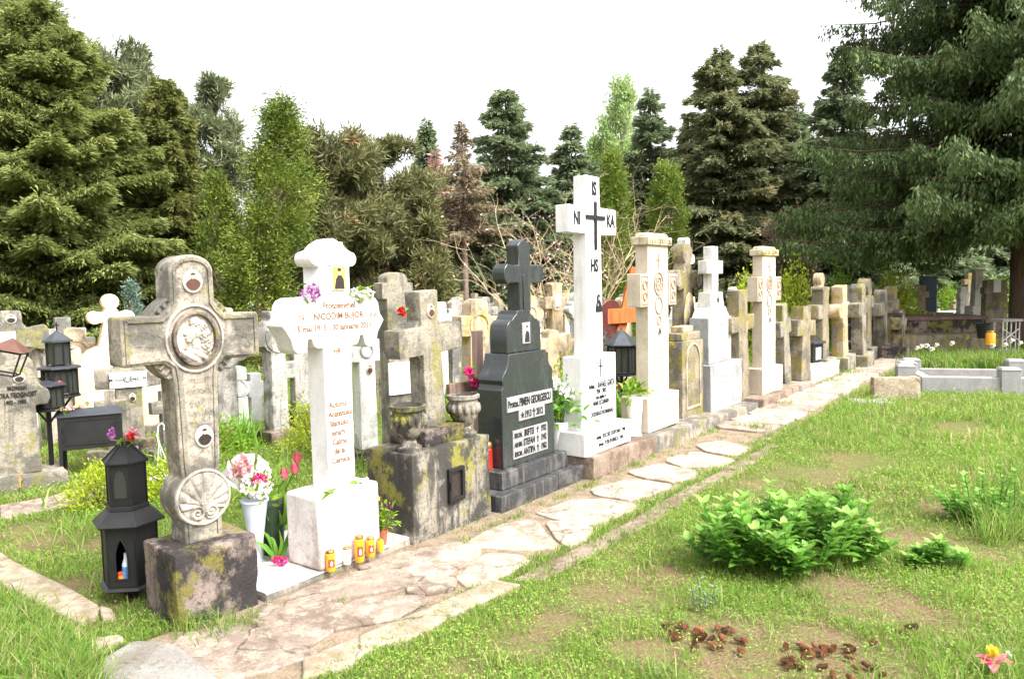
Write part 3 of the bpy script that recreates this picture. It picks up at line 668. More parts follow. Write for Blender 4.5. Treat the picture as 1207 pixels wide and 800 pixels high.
MB().prism(mirror([(.03, 1.45), (.03, 1.72), (0, 1.73)], bx), .197, .207).build('cross_ridge', 'granite', bk, bevel=.002)
bx = .578; p1_ = MB().prism([(bx-.30, .80), (bx-.30, .685), (bx-.155, .685), (bx-.155, .60), (bx+.20, .60), (bx+.20, .685), (bx+.315, .685), (bx+.315, .80)][::-1], .138, .152).build('name_plate', 'plate', bk, bevel=.002)
text([('Protos.', bx-.225, .742, .075, .62), ('PIMEN GEORGESCU', bx+.07, .744, .086, .57), ('1913', bx-.035, .642, .075, .62), ('2012', bx+.125, .642, .075, .62)], 'ink', p1_, .137, bold=.035)
st = [(bx-.108+(.024 if k % 2 == 0 else .010)*math.cos(R_(90+36*k)), .642+(.026 if k % 2 == 0 else .011)*math.sin(R_(90+36*k))) for k in range(10)]
mm_ = MB().prism(st, .1345, .138)
def dag(m, x, z, s, y, w=.16):
    m.box(x-s*w/2, x+s*w/2, y-.002, y+.001, z-s*.5, z+s*.5); m.box(x-s*.3, x-s*w/2, y-.002, y+.001, z+s*.12, z+s*.12+s*w); m.box(x+s*w/2, x+s*.3, y-.002, y+.001, z+s*.12, z+s*.12+s*w)
dag(mm_, bx+.045, .642, .07, .137); mm_.build('plate_symbols', 'ink', p1_)
p2_ = MB().box(bx-.235, bx+.235, .138, .152, .315, .535).build('name_plate', 'plate', bk, bevel=.002)
ls = []; sm = MB()
for i, (a_, b_, y_) in enumerate((('IEROM.', 'IRIFTEI', '1932'), ('ARHIM.', 'STEFAN', '1942'), ('IEROM.', 'ANTIPA', '1962'))):
    z = .497-i*.072
    ls += [(a_, bx-.17, z-.004, .052, .62), (b_, bx-.025, z, .072, .62), (y_, bx+.175, z, .066, .60)]; dag(sm, bx+.092, z, .055, .137)
text(ls, 'ink', p2_, .137, bold=.035); sm.build('plate_symbols', 'ink', p2_)
portrait(bk, bx+.02, 1.27, .048, .082, .182, 'cassock', 'bluegrey', rect=True)
# ---- red grave candle on the plinth
rc = thing('grave_candle', 'ribbed red glass grave candle with brass lid beside the black monument', 'candle', RW(4.28+.175, -3.29-.26, .262), ROWZ)
m = MB().lathe([(.03, 0)]+[(.036+.003*((i % 2)), .004+.011*i) for i in range(15)]+[(.03, .165)], 20).build('glass', 'redglass', rc, smooth=60)
MB().lathe([(.036, .165), (.038, .17), (.038, .20), (.03, .21)], 20).build('lid', 'brass', rc, smooth=40)
sc_ = thing('spent_candle', 'small spent candle on the front corner of the black plinth', 'candle', at(583, 556, .13)); MB().lathe([(.016, 0), (.018, .002), (.018, .022), (.014, .024)], 14).build('cup', 'wax', sc_); MB().lathe([(.006, .024), (.007, .03), (.002, .034)], 8).build('wick', 'redlabel', sc_)
# ---- kerbs the next graves stand on
def kerb(a0, a1, h0, h1, w, depth, mat, label, name='grave_kerb'):
    k = MB().add([(0, 0, -.05), (a1-a0, 0, -.05), (a1-a0, depth, -.05), (0, depth, -.05), (0, 0, h0), (a1-a0, 0, h1), (a1-a0, depth, h1), (0, depth, h0)],
                 [(0, 3, 2, 1), (4, 5, 6, 7), (0, 1, 5, 4), (1, 2, 6, 5), (2, 3, 7, 6), (3, 0, 4, 7)]).build(name, mat, None, bevel=.012, cuts=4, rough=.008)
    k.location = RW(a0, w); k.rotation_euler[2] = ROWZ; return tag(k, label, 'kerb')
kerb(5.43, 6.60, .20, .17, -3.20, .62, 'kerbbrown', 'brown concrete kerb under the tall white lettered cross')
kerb(6.61, 8.22, .17, .14, -3.21, .62, 'kerbgrey', 'grey concrete kerb under the nearer capped pillar cross and the mossy stele')
kerb(8.24, 9.60, .12, .09, -3.22, .70, 'kerbgrey', 'low sooty kerb under the terrazzo monument with diamonds')
kerb(9.62, 11.2, .13, .12, -3.16, .75, 'kerbbrown', 'rough brown kerb under the farther capped pillar cross')
kerb(11.22, 12.0, .10, .10, -3.18, .60, 'kerbgrey', 'short worn kerb between the farther pillar cross and the white tomb slab')
# ---- 5. tall white marble cross
kz = .195
c5 = thing('tall_marble_cross', 'tallest cross, plain white marble with black letters and a black metal cross on it', 'grave cross', RW(5.41, -3.27, kz))
MB().box(0, .815, 0, .40, 0, .20).build('step', 'marble', c5, bevel=.006)
MB().box(.07, .665, .065, .255, .2005, .83).build('inscription_stone', 'marble', c5, bevel=.006)
cx5 = .36
MB().prism([(cx5-.142, .80), (cx5+.142, .80), (cx5+.128, 1.875), (cx5+.40, 1.878), (cx5+.40, 2.105), (cx5+.115, 2.108), (cx5+.112, 2.37), (cx5-.112, 2.37), (cx5-.115, 2.108), (cx5-.40, 2.105), (cx5-.40, 1.878), (cx5-.128, 1.875)], .10, .23).build('cross_body', 'marble', c5, bevel=.006)
text([('IS', cx5+.015, 2.26, .16, .72), ('NI', cx5-.27, 1.995, .15, .72), ('KA', cx5+.30, 1.995, .15, .72), ('HS', cx5+.005, 1.60, .15, .72)], 'ink', c5, .098, bold=.04)
xx = cx5+.025
MB().prism([(xx-.017, 1.74), (xx+.017, 1.74), (xx+.017, 2.0), (xx+.16, 2.0), (xx+.16, 2.035), (xx+.017, 2.035), (xx+.017, 2.155), (xx-.017, 2.155), (xx-.017, 2.035), (xx-.16, 2.035), (xx-.16, 2.0), (xx-.017, 2.0)], .085, .097).build('metal_cross', 'ink', c5, bevel=.002)
em = MB().prism([(xx+.045+x, 1.20+z) for x, z in [(-.055, 0), (.055, 0), (.05, .05), (.035, .08), (.028, .095), (.03, .13), (.014, .155), (-.014, .155), (-.03, .13), (-.028, .095), (-.045, .06)]], .094, .101).build('metal_emblem', 'ink', c5, bevel=.001)
MB().prism(disc(xx+.045, 1.318, .014, .018, 14), .091, .094).build('emblem_face', 'plate', em); MB().prism(disc(xx+.025, 1.262, .010, .012, 14), .091, .094).build('emblem_face', 'plate', em)
m = MB().box(.39-.006, .39+.006, .061, .066, .63, .80); m.box(.39-.04, .39+.04, .0605, .0655, .725, .737); m.build('engraved_cross', 'ink', c5)
text([('Arhim.', .235, .565, .060, .62), ('RAFAEL GHITA', .485, .567, .074, .62), ('1936 - 2015', .395, .512, .056, .66), ('fost slujitor si', .395, .461, .050, .66), ('MARE ECLESIARH', .395, .411, .054, .66), ('al', .395, .366, .045, .66), ('CATEDRALEI PATRIARHALE', .41, .318, .054, .62)], 'ink', c5, .063, bold=.03)
text([('Arhim. TEOCTIST STUPCANU - 1945', .45, .133, .050, .66), ('Ierom. FOTIE PETRESCU - 1964', .45, .068, .050, .66)], 'ink', c5, -.002, bold=.03)
# ---- vases on the kerb
v1 = vase(tuple(Vector(RW(5.47, -3.56, .13))), 'white enamel vase between the black monument and the tall white cross', .34, .055, .085, 'whitepaint')
pb = thing('white_bouquet', 'green leafy bouquet with white blooms standing in the vase left of the tall white cross', 'bouquet', tuple(Vector(RW(5.47, -3.56, .47))))
n = 260; C = rng.normal(size=(n, 3))*[.075, .075, .07]+[.0, 0, .12]; leaves('foliage', C, unit(C)+rng.normal(size=(n, 3))*.5+[.1, -.1, 0], np.tile([0, 0, 1.], (n, 1))+rng.normal(size=(n, 3))*.5, rng.uniform(.04, .085, n), .028, 'peony', pb, droop=.35)
flower_heads('white_blossoms', [(random.uniform(-.12, .10), random.uniform(-.1, .08), random.uniform(.20, .32), .042) for _ in range(14)], 'petalw', pb, 24)
m = MB()
for k in range(10):
    a = k*.628+.2; m.tube([(0, 0, -.1), (math.cos(a)*.05, math.sin(a)*.05, .08), (math.cos(a)*.11, math.sin(a)*.11, .20+.05*math.sin(k*3))], .003, 5)
m.build('stems', 'greenbush', pb)
pb.scale = (1.3, 1.3, 1.2)
v2 = vase(tuple(Vector(RW(6.56, -3.40, .175))), 'white enamel vase on the kerb at the foot of the nearer capped pillar cross', .38, .058, .085, 'whitepaint')
potp = thing('vase_greenery', 'fresh green leafy stems standing in the vase before the nearer capped pillar cross', 'bouquet', tuple(Vector(RW(6.56, -3.40, .55))))
n = 90; C = rng.normal(size=(n, 3))*[.05, .05, .04]+[0, 0, .05]; leaves('foliage', C, unit(C)+rng.normal(size=(n, 3))*.4, np.tile([0, 0, 1.], (n, 1))+rng.normal(size=(n, 3))*.4, rng.uniform(.05, .09, n), .036, 'greenbush', potp, droop=.3)
flower_heads('red_blossoms', [(.03, -.04, .06, .02)], 'petalr', potp, 14)
# ---- lantern on a post
lp = thing('post_lantern', 'black hexagonal lantern on a post with a red candle, right of the tall white cross', 'lantern', RW(8.2, -4.42))
def hexa(r, z0, z1, r1=None, n=6, ph=0): 
    r1 = r if r1 is None else r1
    return ([(r*math.cos(ph+2*math.pi*k/n), r*math.sin(ph+2*math.pi*k/n), z0) for k in range(n)]+[(r1*math.cos(ph+2*math.pi*k/n), r1*math.sin(ph+2*math.pi*k/n), z1) for k in range(n)],
            [tuple(range(n-1, -1, -1)), tuple(range(n, 2*n))]+[(k, (k+1) % n, n+(k+1) % n, n+k) for k in range(n)])
def lantern_head(t, r, z0, h, roof, n=6, body='black', glass='lampglass', ph=0, roofm='greyroof', cross=False):
    MB().add(*hexa(r*1.12, z0, z0+.02, n=n, ph=ph)).build('floor_plate', body, t, bevel=.003)
    m = MB()
    for k in range(n):
        a = ph+2*math.pi*k/n; m.box(r*.97*math.cos(a)-.008, r*.97*math.cos(a)+.008, r*.97*math.sin(a)-.008, r*.97*math.sin(a)+.008, z0+.02, z0+h)
        a2 = ph+2*math.pi*(k+1)/n
        for zz in (z0+.035, z0+h-.015): m.tube([(r*.97*math.cos(a), r*.97*math.sin(a), zz), (r*.97*math.cos(a2), r*.97*math.sin(a2), zz)], .010, 6)
        am = (a+a2)/2; ap = r*.97*math.cos(math.pi/n)
        m.tube([(ap*math.cos(am), ap*math.sin(am), z0+.03), (ap*math.cos(am), ap*math.sin(am), z0+h-.01)], .005, 5)
    m.build('frame', body, t)
    V, Fc = hexa(r*.93, z0+.022, z0+h-.005, n=n, ph=ph); MB().add(V, Fc[2:]).build('panes', glass, t, smooth=0)
    MB().add(*hexa(r*1.25, z0+h, z0+h+.015, n=n, ph=ph)).add(*hexa(r*1.22, z0+h+.015, z0+h+roof, r*.06, n=n, ph=ph)).build('roof', roofm, t, bevel=.002, smooth=0)
    MB().ball((0, 0, z0+h+roof), .012, .012, .016).build('finial', body, t)
    if cross: MB().box(-.005, .005, -.005, .005, z0+h+roof, z0+h+roof+.08).box(-.025, -.005, -.004, .004, z0+h+roof+.045, z0+h+roof+.055).box(.005, .025, -.004, .004, z0+h+roof+.045, z0+h+roof+.055).build('cross', body, t)
MB().tube([(0, 0, -.05), (0, 0, .54)], .019, 8).build('post', 'black', lp)
MB().tube([(0, 0, .38), (.11, -.03, .53)], .012, 6).tube([(0, 0, .38), (-.11, .03, .53)], .010, 6).build('brace', 'black', lp)
lantern_head(lp, .17, .53, .36, .20)
lc = thing('red_grave_candle', 'red candle burning glass inside the post lantern', 'candle', RW(8.2, -4.36, .552)); MB().lathe([(.04, 0), (.046, .01), (.046, .17), (.035, .2)], 16).build('glass', 'redglass', lc, smooth=50); MB().lathe([(.037, .2), (.037, .225), (.02, .235)], 16).build('lid', 'brass', lc)
# ---- 6. capped pillar crosses
def pillar(label, loc, rz):
    t = thing('pillar_cross', label, 'grave cross', loc, rz, 'carved limestone pillar crosses with flat caps')
    cx_ = .34
    MB().box(cx_-.37, cx_+.345, 0, .30, 0, .345).build('base_block', 'cream', t, bevel=.008)
    MB().prism([(cx_-.235, .345), (cx_+.235, .345), (cx_+.228, 1.84), (cx_-.228, 1.84)], .06, .20).build('shaft', 'cream', t, bevel=.006)
    for s in (-1, 1):
        MB().box(cx_+s*.41-.001 if s < 0 else cx_+.236, cx_-.236 if s < 0 else cx_+.41, .05, .20, 1.235, 1.56).build('arm', 'cream', t, bevel=.006)
        ax_ = cx_+s*.325
        pn = MB().ring([(ax_-.07, 1.255), (ax_+.07, 1.255), (ax_+.07, 1.54), (ax_-.07, 1.54)], [(ax_-.058, 1.27), (ax_+.058, 1.27), (ax_+.058, 1.525), (ax_-.058, 1.525)], .043, .052)
        pn.ring(disc(ax_, 1.45, .045, .05), disc(ax_, 1.45, .030, .034), .040, .052).ring(disc(ax_, 1.34, .04, .045), disc(ax_, 1.34, .024, .028), .040, .052).build('carved_panel', 'groove', t, bevel=.003)
    m = MB().ring(disc(cx_, 1.46, .105, .12), disc(cx_, 1.46, .088, .103), .051, .062)
    m.ring(disc(cx_, 1.46, .06, .07), disc(cx_, 1.46, .045, .055), .051, .062).ring(disc(cx_, 1.24, .085, .09), disc(cx_, 1.24, .07, .075), .051, .062).ring(disc(cx_, 1.09, .05, .05), disc(cx_, 1.09, .035, .035), .051, .062)
    for k in range(8):
        a = k*.785; m.prism([(cx_+x*math.cos(a)-z*math.sin(a), 1.46+x*math.sin(a)+z*math.cos(a)) for x, z in ((.01, 0), (.088, -.008), (.088, .008))], .053, .062)
    m.prism(mirror([(.01, 1.62), (.01, 1.69), (.04, 1.69), (.04, 1.71), (.01, 1.71), (.01, 1.76)], cx_), .053, .062)
    m.build('rosette', 'groove', t, bevel=.003)
    MB().box(cx_-.265, cx_+.265, .03, .23, 1.84, 1.925).build('cap', 'creamcap', t, bevel=.01)
    MB().box(cx_-.235, cx_+.235, .05, .21, 1.9255, 1.965, taper=.02).build('cap_top', 'creamcap', t, bevel=.012)
    m = MB()
    for k in range(9):
        for j in range(1): m.box(cx_-.25+k*.056, cx_-.25+k*.056+.035, .022, .031, 1.862, 1.903)
    m.build('cap_frieze', 'tan', t, bevel=.003)
    portrait(t, cx_, .985, .026, .042, .055, 'cassock', 'cassock')
    m = MB()
    rr = random.Random(5)
    for k in range(9):
        z = .84-k*.045; x = cx_-.19
        while x < cx_+.17:
            L_ = rr.uniform(.03, .09); m.box(x, min(x+L_, cx_+.19), .0575, .061, z, z+.006); x += L_+.02
    m.build('engraved_lines', 'groove', t)
    m = MB()
    for k in range(4):
        x = cx_-.30
        while x < cx_+.26:
            L_ = rr.uniform(.05, .14); m.box(x, min(x+L_, cx_+.30), -.002, .001, .27-k*.055, .276-k*.055); x += L_+.02
    m.build('engraved_lines', 'groove', t)
    return t
pc = pillar('nearer capped limestone pillar cross with carved square arms, right of the tall white cross', RW(6.74, -3.33, .17), ROWZ)
pc2 = copy_thing(pc, RW(10.03, -3.30, .125), R_(90-40), 'farther capped limestone pillar cross with carved square arms, right of the terrazzo monument')
# ---- orange wooden cross behind
def woodcross(loc, rz, label, H=1.45, aw=.42, az=1.0, w=.09, mat='redwood', tilt=(0, 0), name='wooden_cross', roof=False):
    t = thing(name, label, 'wooden cross', loc, rz, None, tilt)
    MB().box(-w/2, w/2, 0, .045, -.15, H).build('post', mat, t, bevel=.004)
    MB().box(-aw, aw, -.04, -.002, az, az+w).build('arm', mat, t, bevel=.004)
    return t
x_, y_ = far(736, 10.6); wo = thing('wooden_cross', 'bright orange varnished wooden cross leaning right behind the nearer capped pillar', 'wooden cross', (x_, y_, 0), R_(20))
MB().prism([(-.42, -.1), (-.28, -.1), (.26, 1.86), (.12, 1.86)], .0, .06).build('post', 'redwood', wo, bevel=.004)
MB().prism([(-.34, 1.08), (.50, 1.10), (.50, 1.30), (-.28, 1.29)], -.045, -.002).build('arm', 'redwood', wo, bevel=.004)
# ---- 7. stele with mossy cross behind
s7 = thing('mossy_stele', 'dark mossy stele with an arched recess, right of the nearer pillar cross', 'gravestone', RW(7.76, -3.43, .15))
MB().box(-.02, .56, .0, .26, -.02, .84).build('slab', 'mossy', s7, bevel=.012, cuts=3, rough=.008)
MB().box(.02, .53, .02, .24, .84, .93).build('cornice', 'mossy', s7, bevel=.012)
MB().box(.12, .40, .05, .2, .93, 1.0).build('crest', 'tan', s7, bevel=.01)
o_ = [(.07, .08), (.47, .08), (.47, .62)]+arc(.27, .62, .2, 20, 160, 8)+[(.07, .62)]
MB().ring(o_, offset(o_, .028), -.012, .004).build('arch_moulding', 'tan', s7, bevel=.004)
s7b = thing('disc_cross', 'mossy brown cross with disc-shaped arm ends, rising behind the mossy stele', 'grave cross', RW(8.72, -3.78, .1), ROWZ)
MB().prism(cross_pts(0, .15, .12, 0, 1.46, 1.66, .34, .11, 2.0, arm='bulb', head='bulb'), 0, .16).build('cross_body', 'mossy', s7b, bevel=.012)
MB().prism(mirror([(.14, .9), (.16, 1.15), (.10, 1.36), (0, 1.42)]), -.02, .0).build('drop_panel', 'tan', s7b, bevel=.01)
for x, z in ((-.30, 1.56), (.30, 1.56)): MB().prism(disc(x, z, .085, .085), -.02, 0).build('arm_disc', 'kerbgrey', s7b, bevel=.01)
# ---- 8. terrazzo monument with diamonds
g8 = thing('terrazzo_monument', 'grey terrazzo monument inlaid with white diamonds and plaques, topped by a pale cross', 'grave monument', RW(8.45, -3.40, .11))
MB().box(.02, 1.04, 0, .34, -.02, .55).build('base', 'terrazzo', g8, bevel=.008)
MB().box(.10, .84, .06, .30, .5505, 1.10).build('body', 'terrazzo', g8, bevel=.008)
MB().prism([(.12, 1.10), (.82, 1.10), (.70, 1.22), (.24, 1.22)], .08, .28).build('shoulder', 'whiteworn', g8, bevel=.008)
MB().box(.26, .68, .09, .27, 1.221, 1.40, taper=.015).build('neck', 'whiteworn', g8, bevel=.008)
MB().prism(cross_pts(.47, .10, .095, 1.40, 1.62, 1.78, .25, .09, 1.95), .12, .24).build('cross', 'whiteworn', g8, bevel=.008)
MB().box(.26, .68, .052, .062, .60, 1.0).build('plaque', 'marble', g8, bevel=.002); MB().box(.34, .60, .052, .062, 1.02, 1.085).build('plaque', 'marble', g8)
MB().box(.12, .21, .052, .062, .60, 1.05).build('plaque', 'marble', g8); MB().box(.30, .76, -.008, .002, .40, .50).build('plaque', 'marble', g8)
for x, z in ((.36, .20), (.74, .20), (.55, .36)): MB().prism([(x-.055, z), (x, z-.11 if z < .3 else z-.05), (x+.055, z), (x, z+.11 if z < .3 else z+.0)] if z < .3 else [(x-.05, z), (x, z-.08), (x+.05, z)], -.006, .002).build('white_inlay', 'marble', g8)
for x, s in ((.05, 1), (1.01, -1)):
    for z in (.12, .34): MB().prism([(x, z-.09), (x+s*.06, z), (x, z+.09)] if s > 0 else [(x, z-.09), (x, z+.09), (x-.06, z)], -.006, .002).build('white_inlay', 'marble', g8)
text([('FAMILIA', .47, .93, .06, .7), ('PREOT', .47, .86, .06, .7), ('ION SI', .47, .79, .055, .7), ('MARIA', .47, .72, .055, .7), ('1908 - 1989', .47, .65, .045, .7)], 'faded', g8, .0515)
portrait(g8, .47, 1.31, .035, .05, .095, 'cassock', 'cassock')
# tall white obelisk cross behind it
def obelisk(loc, label, s=1.0, mat='whiteworn', rz=ROWZ):
    t = thing('pedestal_cross', label, 'grave cross', loc, rz)
    MB().box(-.36*s, .36*s, 0, .5*s, -.1, .75*s).build('pedestal', mat, t, bevel=.01); MB().box(-.28*s, .28*s, .05*s, .45*s, .7505*s, .95*s, taper=.02).build('step', mat, t, bevel=.008)
    MB().box(-.2*s, .2*s, .1*s, .4*s, .951*s, 1.18*s, taper=.05*s).build('neck', mat, t, bevel=.008)
    MB().prism(cross_pts(0, .12*s, .085*s, 1.18*s, 1.75*s, 1.90*s, .26*s, .08*s, 2.15*s, arm='round', head='round'), .17*s, .31*s).build('cross', mat, t, bevel=.01)
    return t
x_, y_ = far(824, 12.5); obelisk((x_, y_, 0), 'tall white cross on a stepped pedestal behind the terrazzo monument', 1.10)
# ---- 9. narrow mossy slab cross, dark plank
s9 = thing('narrow_mossy_cross', 'narrow brown mossy cross standing between the terrazzo monument and the farther pillar cross', 'grave cross', RW(9.62, -3.42, .1), R_(90-36), None, (0, R_(-2)))
MB().prism(cross_pts(.03, .20, .17, 0, .90, 1.09, .42, .16, 1.42), 0, .16).build('cross_body', 'mossy', s9, bevel=.012, cuts=2, rough=.008)
pk = tag(MB().box(-.05, .05, 0, .03, 0, 1.35).build('leaning_plank', 'blackdull', None, bevel=.003), 'dark plank leaning behind the farther pillar cross', 'plank')
pk.location = RW(9.86, -3.50, .10); pk.rotation_euler = (0, R_(9), ROWZ)
# ---- 10. crosses further along the row
def gcross(loc, label, mat='greyx', rz=ROWZ, H=1.3, s=.14, a=.32, zc=.92, ah=.1, T=.14, arm='flat', head='flat', R=0, tilt=(0, 0), block=None, name='stone_cross', port=None, group=None, plaque=None, cat='grave cross', bev=.012, fine=False, hw=None):
    t = thing(name, label, cat, loc, rz, group, tilt)
    z0 = 0
    if block:
        bw, bd, bh, bm_ = block; MB().box(-bw, bw, -.10, bd-.10, -.08, bh).build('base_block', bm_, t, bevel=.015, cuts=3 if fine else 0, rough=.01 if fine else 0); z0 = bh-.02
    P = cross_pts(0, s, s*.9, z0, zc-ah, zc+ah, a, hw or s*.85, H, R, arm=arm, head=head)
    MB().prism(P, 0, T).build('cross_body', mat, t, bevel=bev, cuts=2 if fine else 0, rough=.008 if fine else 0)
    if R > 0 and T: 
        MB().ring(disc(0, zc, R*.8, R*.9), disc(0, zc, R*.62, R*.7), -.012, .003).build('medallion', mat, t, bevel=.003)
    if port: portrait(t, 0, port, .038, .05, -.003, 'cassock', 'sepia')
    if plaque: MB().box(-plaque[0], plaque[0], -.014, .002, plaque[1], plaque[2]).build('plaque', 'marble' if len(plaque) < 4 else plaque[3], t, bevel=.002)
    return t
gcross(RW(11.55, -3.42, .1), 'leaning split grey cross just right of the farther pillar cross', 'greyx', R_(50), 1.2, .12, .22, .85, .11, .16, tilt=(0, R_(-9)), fine=True)
gcross(RW(12.0, -3.30, .1), 'brown weathered cross with stepped arms left of the white tomb slab', 'mossy', R_(46), 1.13, .16, .33, .80, .12, .2, fine=True, tilt=(0, R_(2)))
tw = tag(MB().box(0, 1.75, 0, .72, -.02, .235).build('tomb_slab', 'whiteworn', None, bevel=.012), 'low pale marble tomb slab beside the path beyond the pillar crosses', 'tomb')
tw.location = RW(12.25, -3.28); tw.rotation_euler[2] = ROWZ
far_row = [(13.75, -3.45, 1.50, 'mossy', 0.0, 'flat', 'cap', .2, .44, 'mossy cross with stepped shoulders on a block, first beyond the white tomb slab'),
           (14.35, -3.25, 1.52, 'tan', -6, 'round', 'flat', .17, .36, 'yellow stained cross leaning left, second beyond the white tomb slab'),
           (14.9, -3.05, 1.55, 'greyx', -8, 'flat', 'round', .15, .33, 'grey cross leaning left, third beyond the white tomb slab'),
           (16.2, -3.25, 1.62, 'mossy', 0, 'round', 'bulb', .17, .40, 'tall mossy round-headed cross in the middle of the far group'),
           (17.0, -3.1, 1.40, 'greyx', -3, 'flat', 'round', .16, .36, 'grey stepped cross in the right half of the far group'),
           (17.5, -3.0, 1.45, 'mossy', -3, 'flat', 'flat', .14, .34, 'dark narrow cross second from the right in the far group'),
           (16.6, -2.72, 1.0, 'sooty', 4, 'flat', 'round', .15, .28, 'short blackened cross closest to the path end')]
for a_, w_, H_, m_, tl, ar, hd, s_, aw, lb in far_row:
    gcross(RW(a_, w_, 0), lb, m_, R_(52), H_, s_, aw, H_*.72, .12, .2, arm=ar, head=hd, tilt=(0, R_(tl)), block=(s_*1.6, .45, .28, 'greyx' if m_ != 'sooty' else 'sooty'), fine=True)
# ================================================================== near black lantern
nl_loc = at(157, 703); nl = thing('grave_lantern', 'sooty black two-tier hexagonal metal lantern standing left of the carved shell cross', 'lantern', nl_loc, 0)
PH = R_(6.4); FA = R_(-83.6)
m = MB().box(-.02, .02, -.02, .02, -.05, .09)
for a in (0, 2.1, 4.2): m.tube([(0, 0, .0), (.10*math.cos(a), .10*math.sin(a), .085)], .012, 6)
m.build('stand', 'black', nl)
MB().add(*hexa(.175, .075, .085, .195, ph=PH)).add(*hexa(.195, .0852, .10, .172, ph=PH)).build('floor_tray', 'black', nl, bevel=.002)
r = .165
V, Fc = hexa(r, .10, .43, ph=PH)
fr = 4  # the face left open for the arched door
Fs = [f for i, f in enumerate(Fc[2:]) if i != fr]
MB().add(V, Fs+[Fc[0]]).build('lower_body', 'blackdull', nl, smooth=0)
V2, F2 = hexa(r*.97, .101, .429, ph=PH)
d_ = MB(); ap = r*math.cos(math.pi/6); w = r/2
arch = [(-.034, .26), (-.030, .295), (-.018, .33), (0, .36), (.018, .33), (.030, .295), (.034, .26)]
d_.prism([(-w, .43), (-w, .26)]+arch+[(w, .26), (w, .43)], -ap, -ap+.008)
d_.box(-w, -.034, -ap, -ap+.008, .145, .26).box(.034, w, -ap, -ap+.008, .145, .26).box(-w, w, -ap, -ap+.008, .10, .145)
do = d_.build('door', 'blackdull', nl, bevel=.002); do.rotation_euler[2] = FA+math.pi/2
m = MB().ring([(-.040, .14)]+[(x*1.2, z+.004) for x, z in arch]+[(.040, .14)], [(-.033, .148)]+[(x*.97, z-.004) for x, z in arch]+[(.033, .148)], -ap-.005, -ap-.0005)
mo = m.build('door_arch', 'black', do, bevel=.001)
for k in range(6):
    a = PH+k*math.pi/3; x, y = r*math.cos(a), r*math.sin(a)
    MB().tube([(x, y, .10), (x, y, .43)], .007, 6).build('corner_bar', 'black', nl)
MB().add(*hexa(.215, .425, .433, .22, ph=PH)).add(*hexa(.22, .4332, .50, .135, ph=PH)).build('skirt_roof', 'blackdull', nl, bevel=.002, smooth=0)
MB().add(*hexa(.132, .50, .525, .128, ph=PH)).build('collar', 'black', nl, bevel=.003, smooth=0)
ub = MB().add(*hexa(.116, .525, .745, ph=PH)).build('upper_body', 'blackdull', nl, smooth=0)
for k in range(6):
    a = PH+k*math.pi/3; x, y = .117*math.cos(a), .117*math.sin(a)
    MB().tube([(x, y, .52), (x, y, .75)], .006, 6).build('corner_bar', 'black', nl)
pg = MB().prism([(-.035, .57), (.035, .57), (.035, .66), (.022, .70), (0, .72), (-.022, .70), (-.035, .66)], -.1035, -.099).build('glass_pane', 'lampglass', ub); pg.rotation_euler[2] = FA+math.pi/2
MB().add(*hexa(.135, .745, .755, .138, ph=PH)).add(*hexa(.137, .7552, .86, .014, ph=PH)).build('roof', 'blackdull', nl, bevel=.002, smooth=0)
m = MB()
for k in range(6):
    a = PH+k*math.pi/3; m.tube([(.137*math.cos(a), .137*math.sin(a), .757), (.014*math.cos(a), .014*math.sin(a), .862)], .006, 6)
m.build('roof_ribs', 'black', nl)
fx, fy_ = math.cos(FA), math.sin(FA)
nl.scale = (.86, .86, 1)
cb = thing('holy_water_bottle', 'small bottle with a blue label inside the arched door of the sooty black lantern', 'bottle', (nl_loc[0]+fx*.085+.008, nl_loc[1]+fy_*.085, .115), 0)
MB().lathe([(.020, 0), (.022, .01), (.022, .10), (.012, .13), (.010, .16)], 14).build('bottle_body', 'greyplastic', cb, smooth=50); MB().lathe([(.0222, .02), (.0226, .022), (.0226, .09), (.0222, .092)], 14).build('bottle_label', plain('blue_label', (.1, .25, .5), .4, .4, 0, .6, 60), cb)
oc = thing('stub_candle', 'orange candle stub behind the arched door of the sooty black lantern', 'candle', (nl_loc[0]+fx*.10-.018, nl_loc[1]+fy_*.10, .105), 0)
MB().lathe([(.015, 0), (.016, .002), (.016, .055), (.012, .058)], 12).build('wax', 'orangewax', oc); MB().lathe([(.017, .0585), (.017, .07), (.008, .074)], 12).build('lid', 'redlabel', oc)
fr_ = thing('artificial_flowers', 'red rose with beige frills and a purple flower lying on the sooty lantern roof', 'artificial flowers', (nl_loc[0]+.03, nl_loc[1]-.03, .87), 0)
flower_heads('rose', [(.04, -.02, .025, .030)], 'petalr', fr_, 40); flower_heads('frill', [(.035, .02, .055, .034), (.07, .01, .03, .026), (.0, .0, .03, .02)], 'petalpale', fr_, 40)
flower_heads('purple_flower', [(-.125, .04, .03, .028), (-.12, .04, .06, .022)], 'petallilac', fr_, 26); MB().tube([(-.13, .03, .0), (-.05, 0, -.01), (.03, -.02, .0)], .005, 6).build('stem', 'wood', fr_)
C = rng.normal(size=(12, 3))*[.04, .02, .01]+[.02, -.02, 0]; leaves('leaves', C, rng.normal(size=(12, 3)), np.tile([0, 0, 1.], (12, 1)), .05, .025, 'greenbush', fr_)
fr_.scale = (.78, .78, .78)
# ================================================================== graves at the left
def S(u, v, z=0): p = at(u, v, z); return p, p[1]/math.cos(0)
LZ = R_(38)
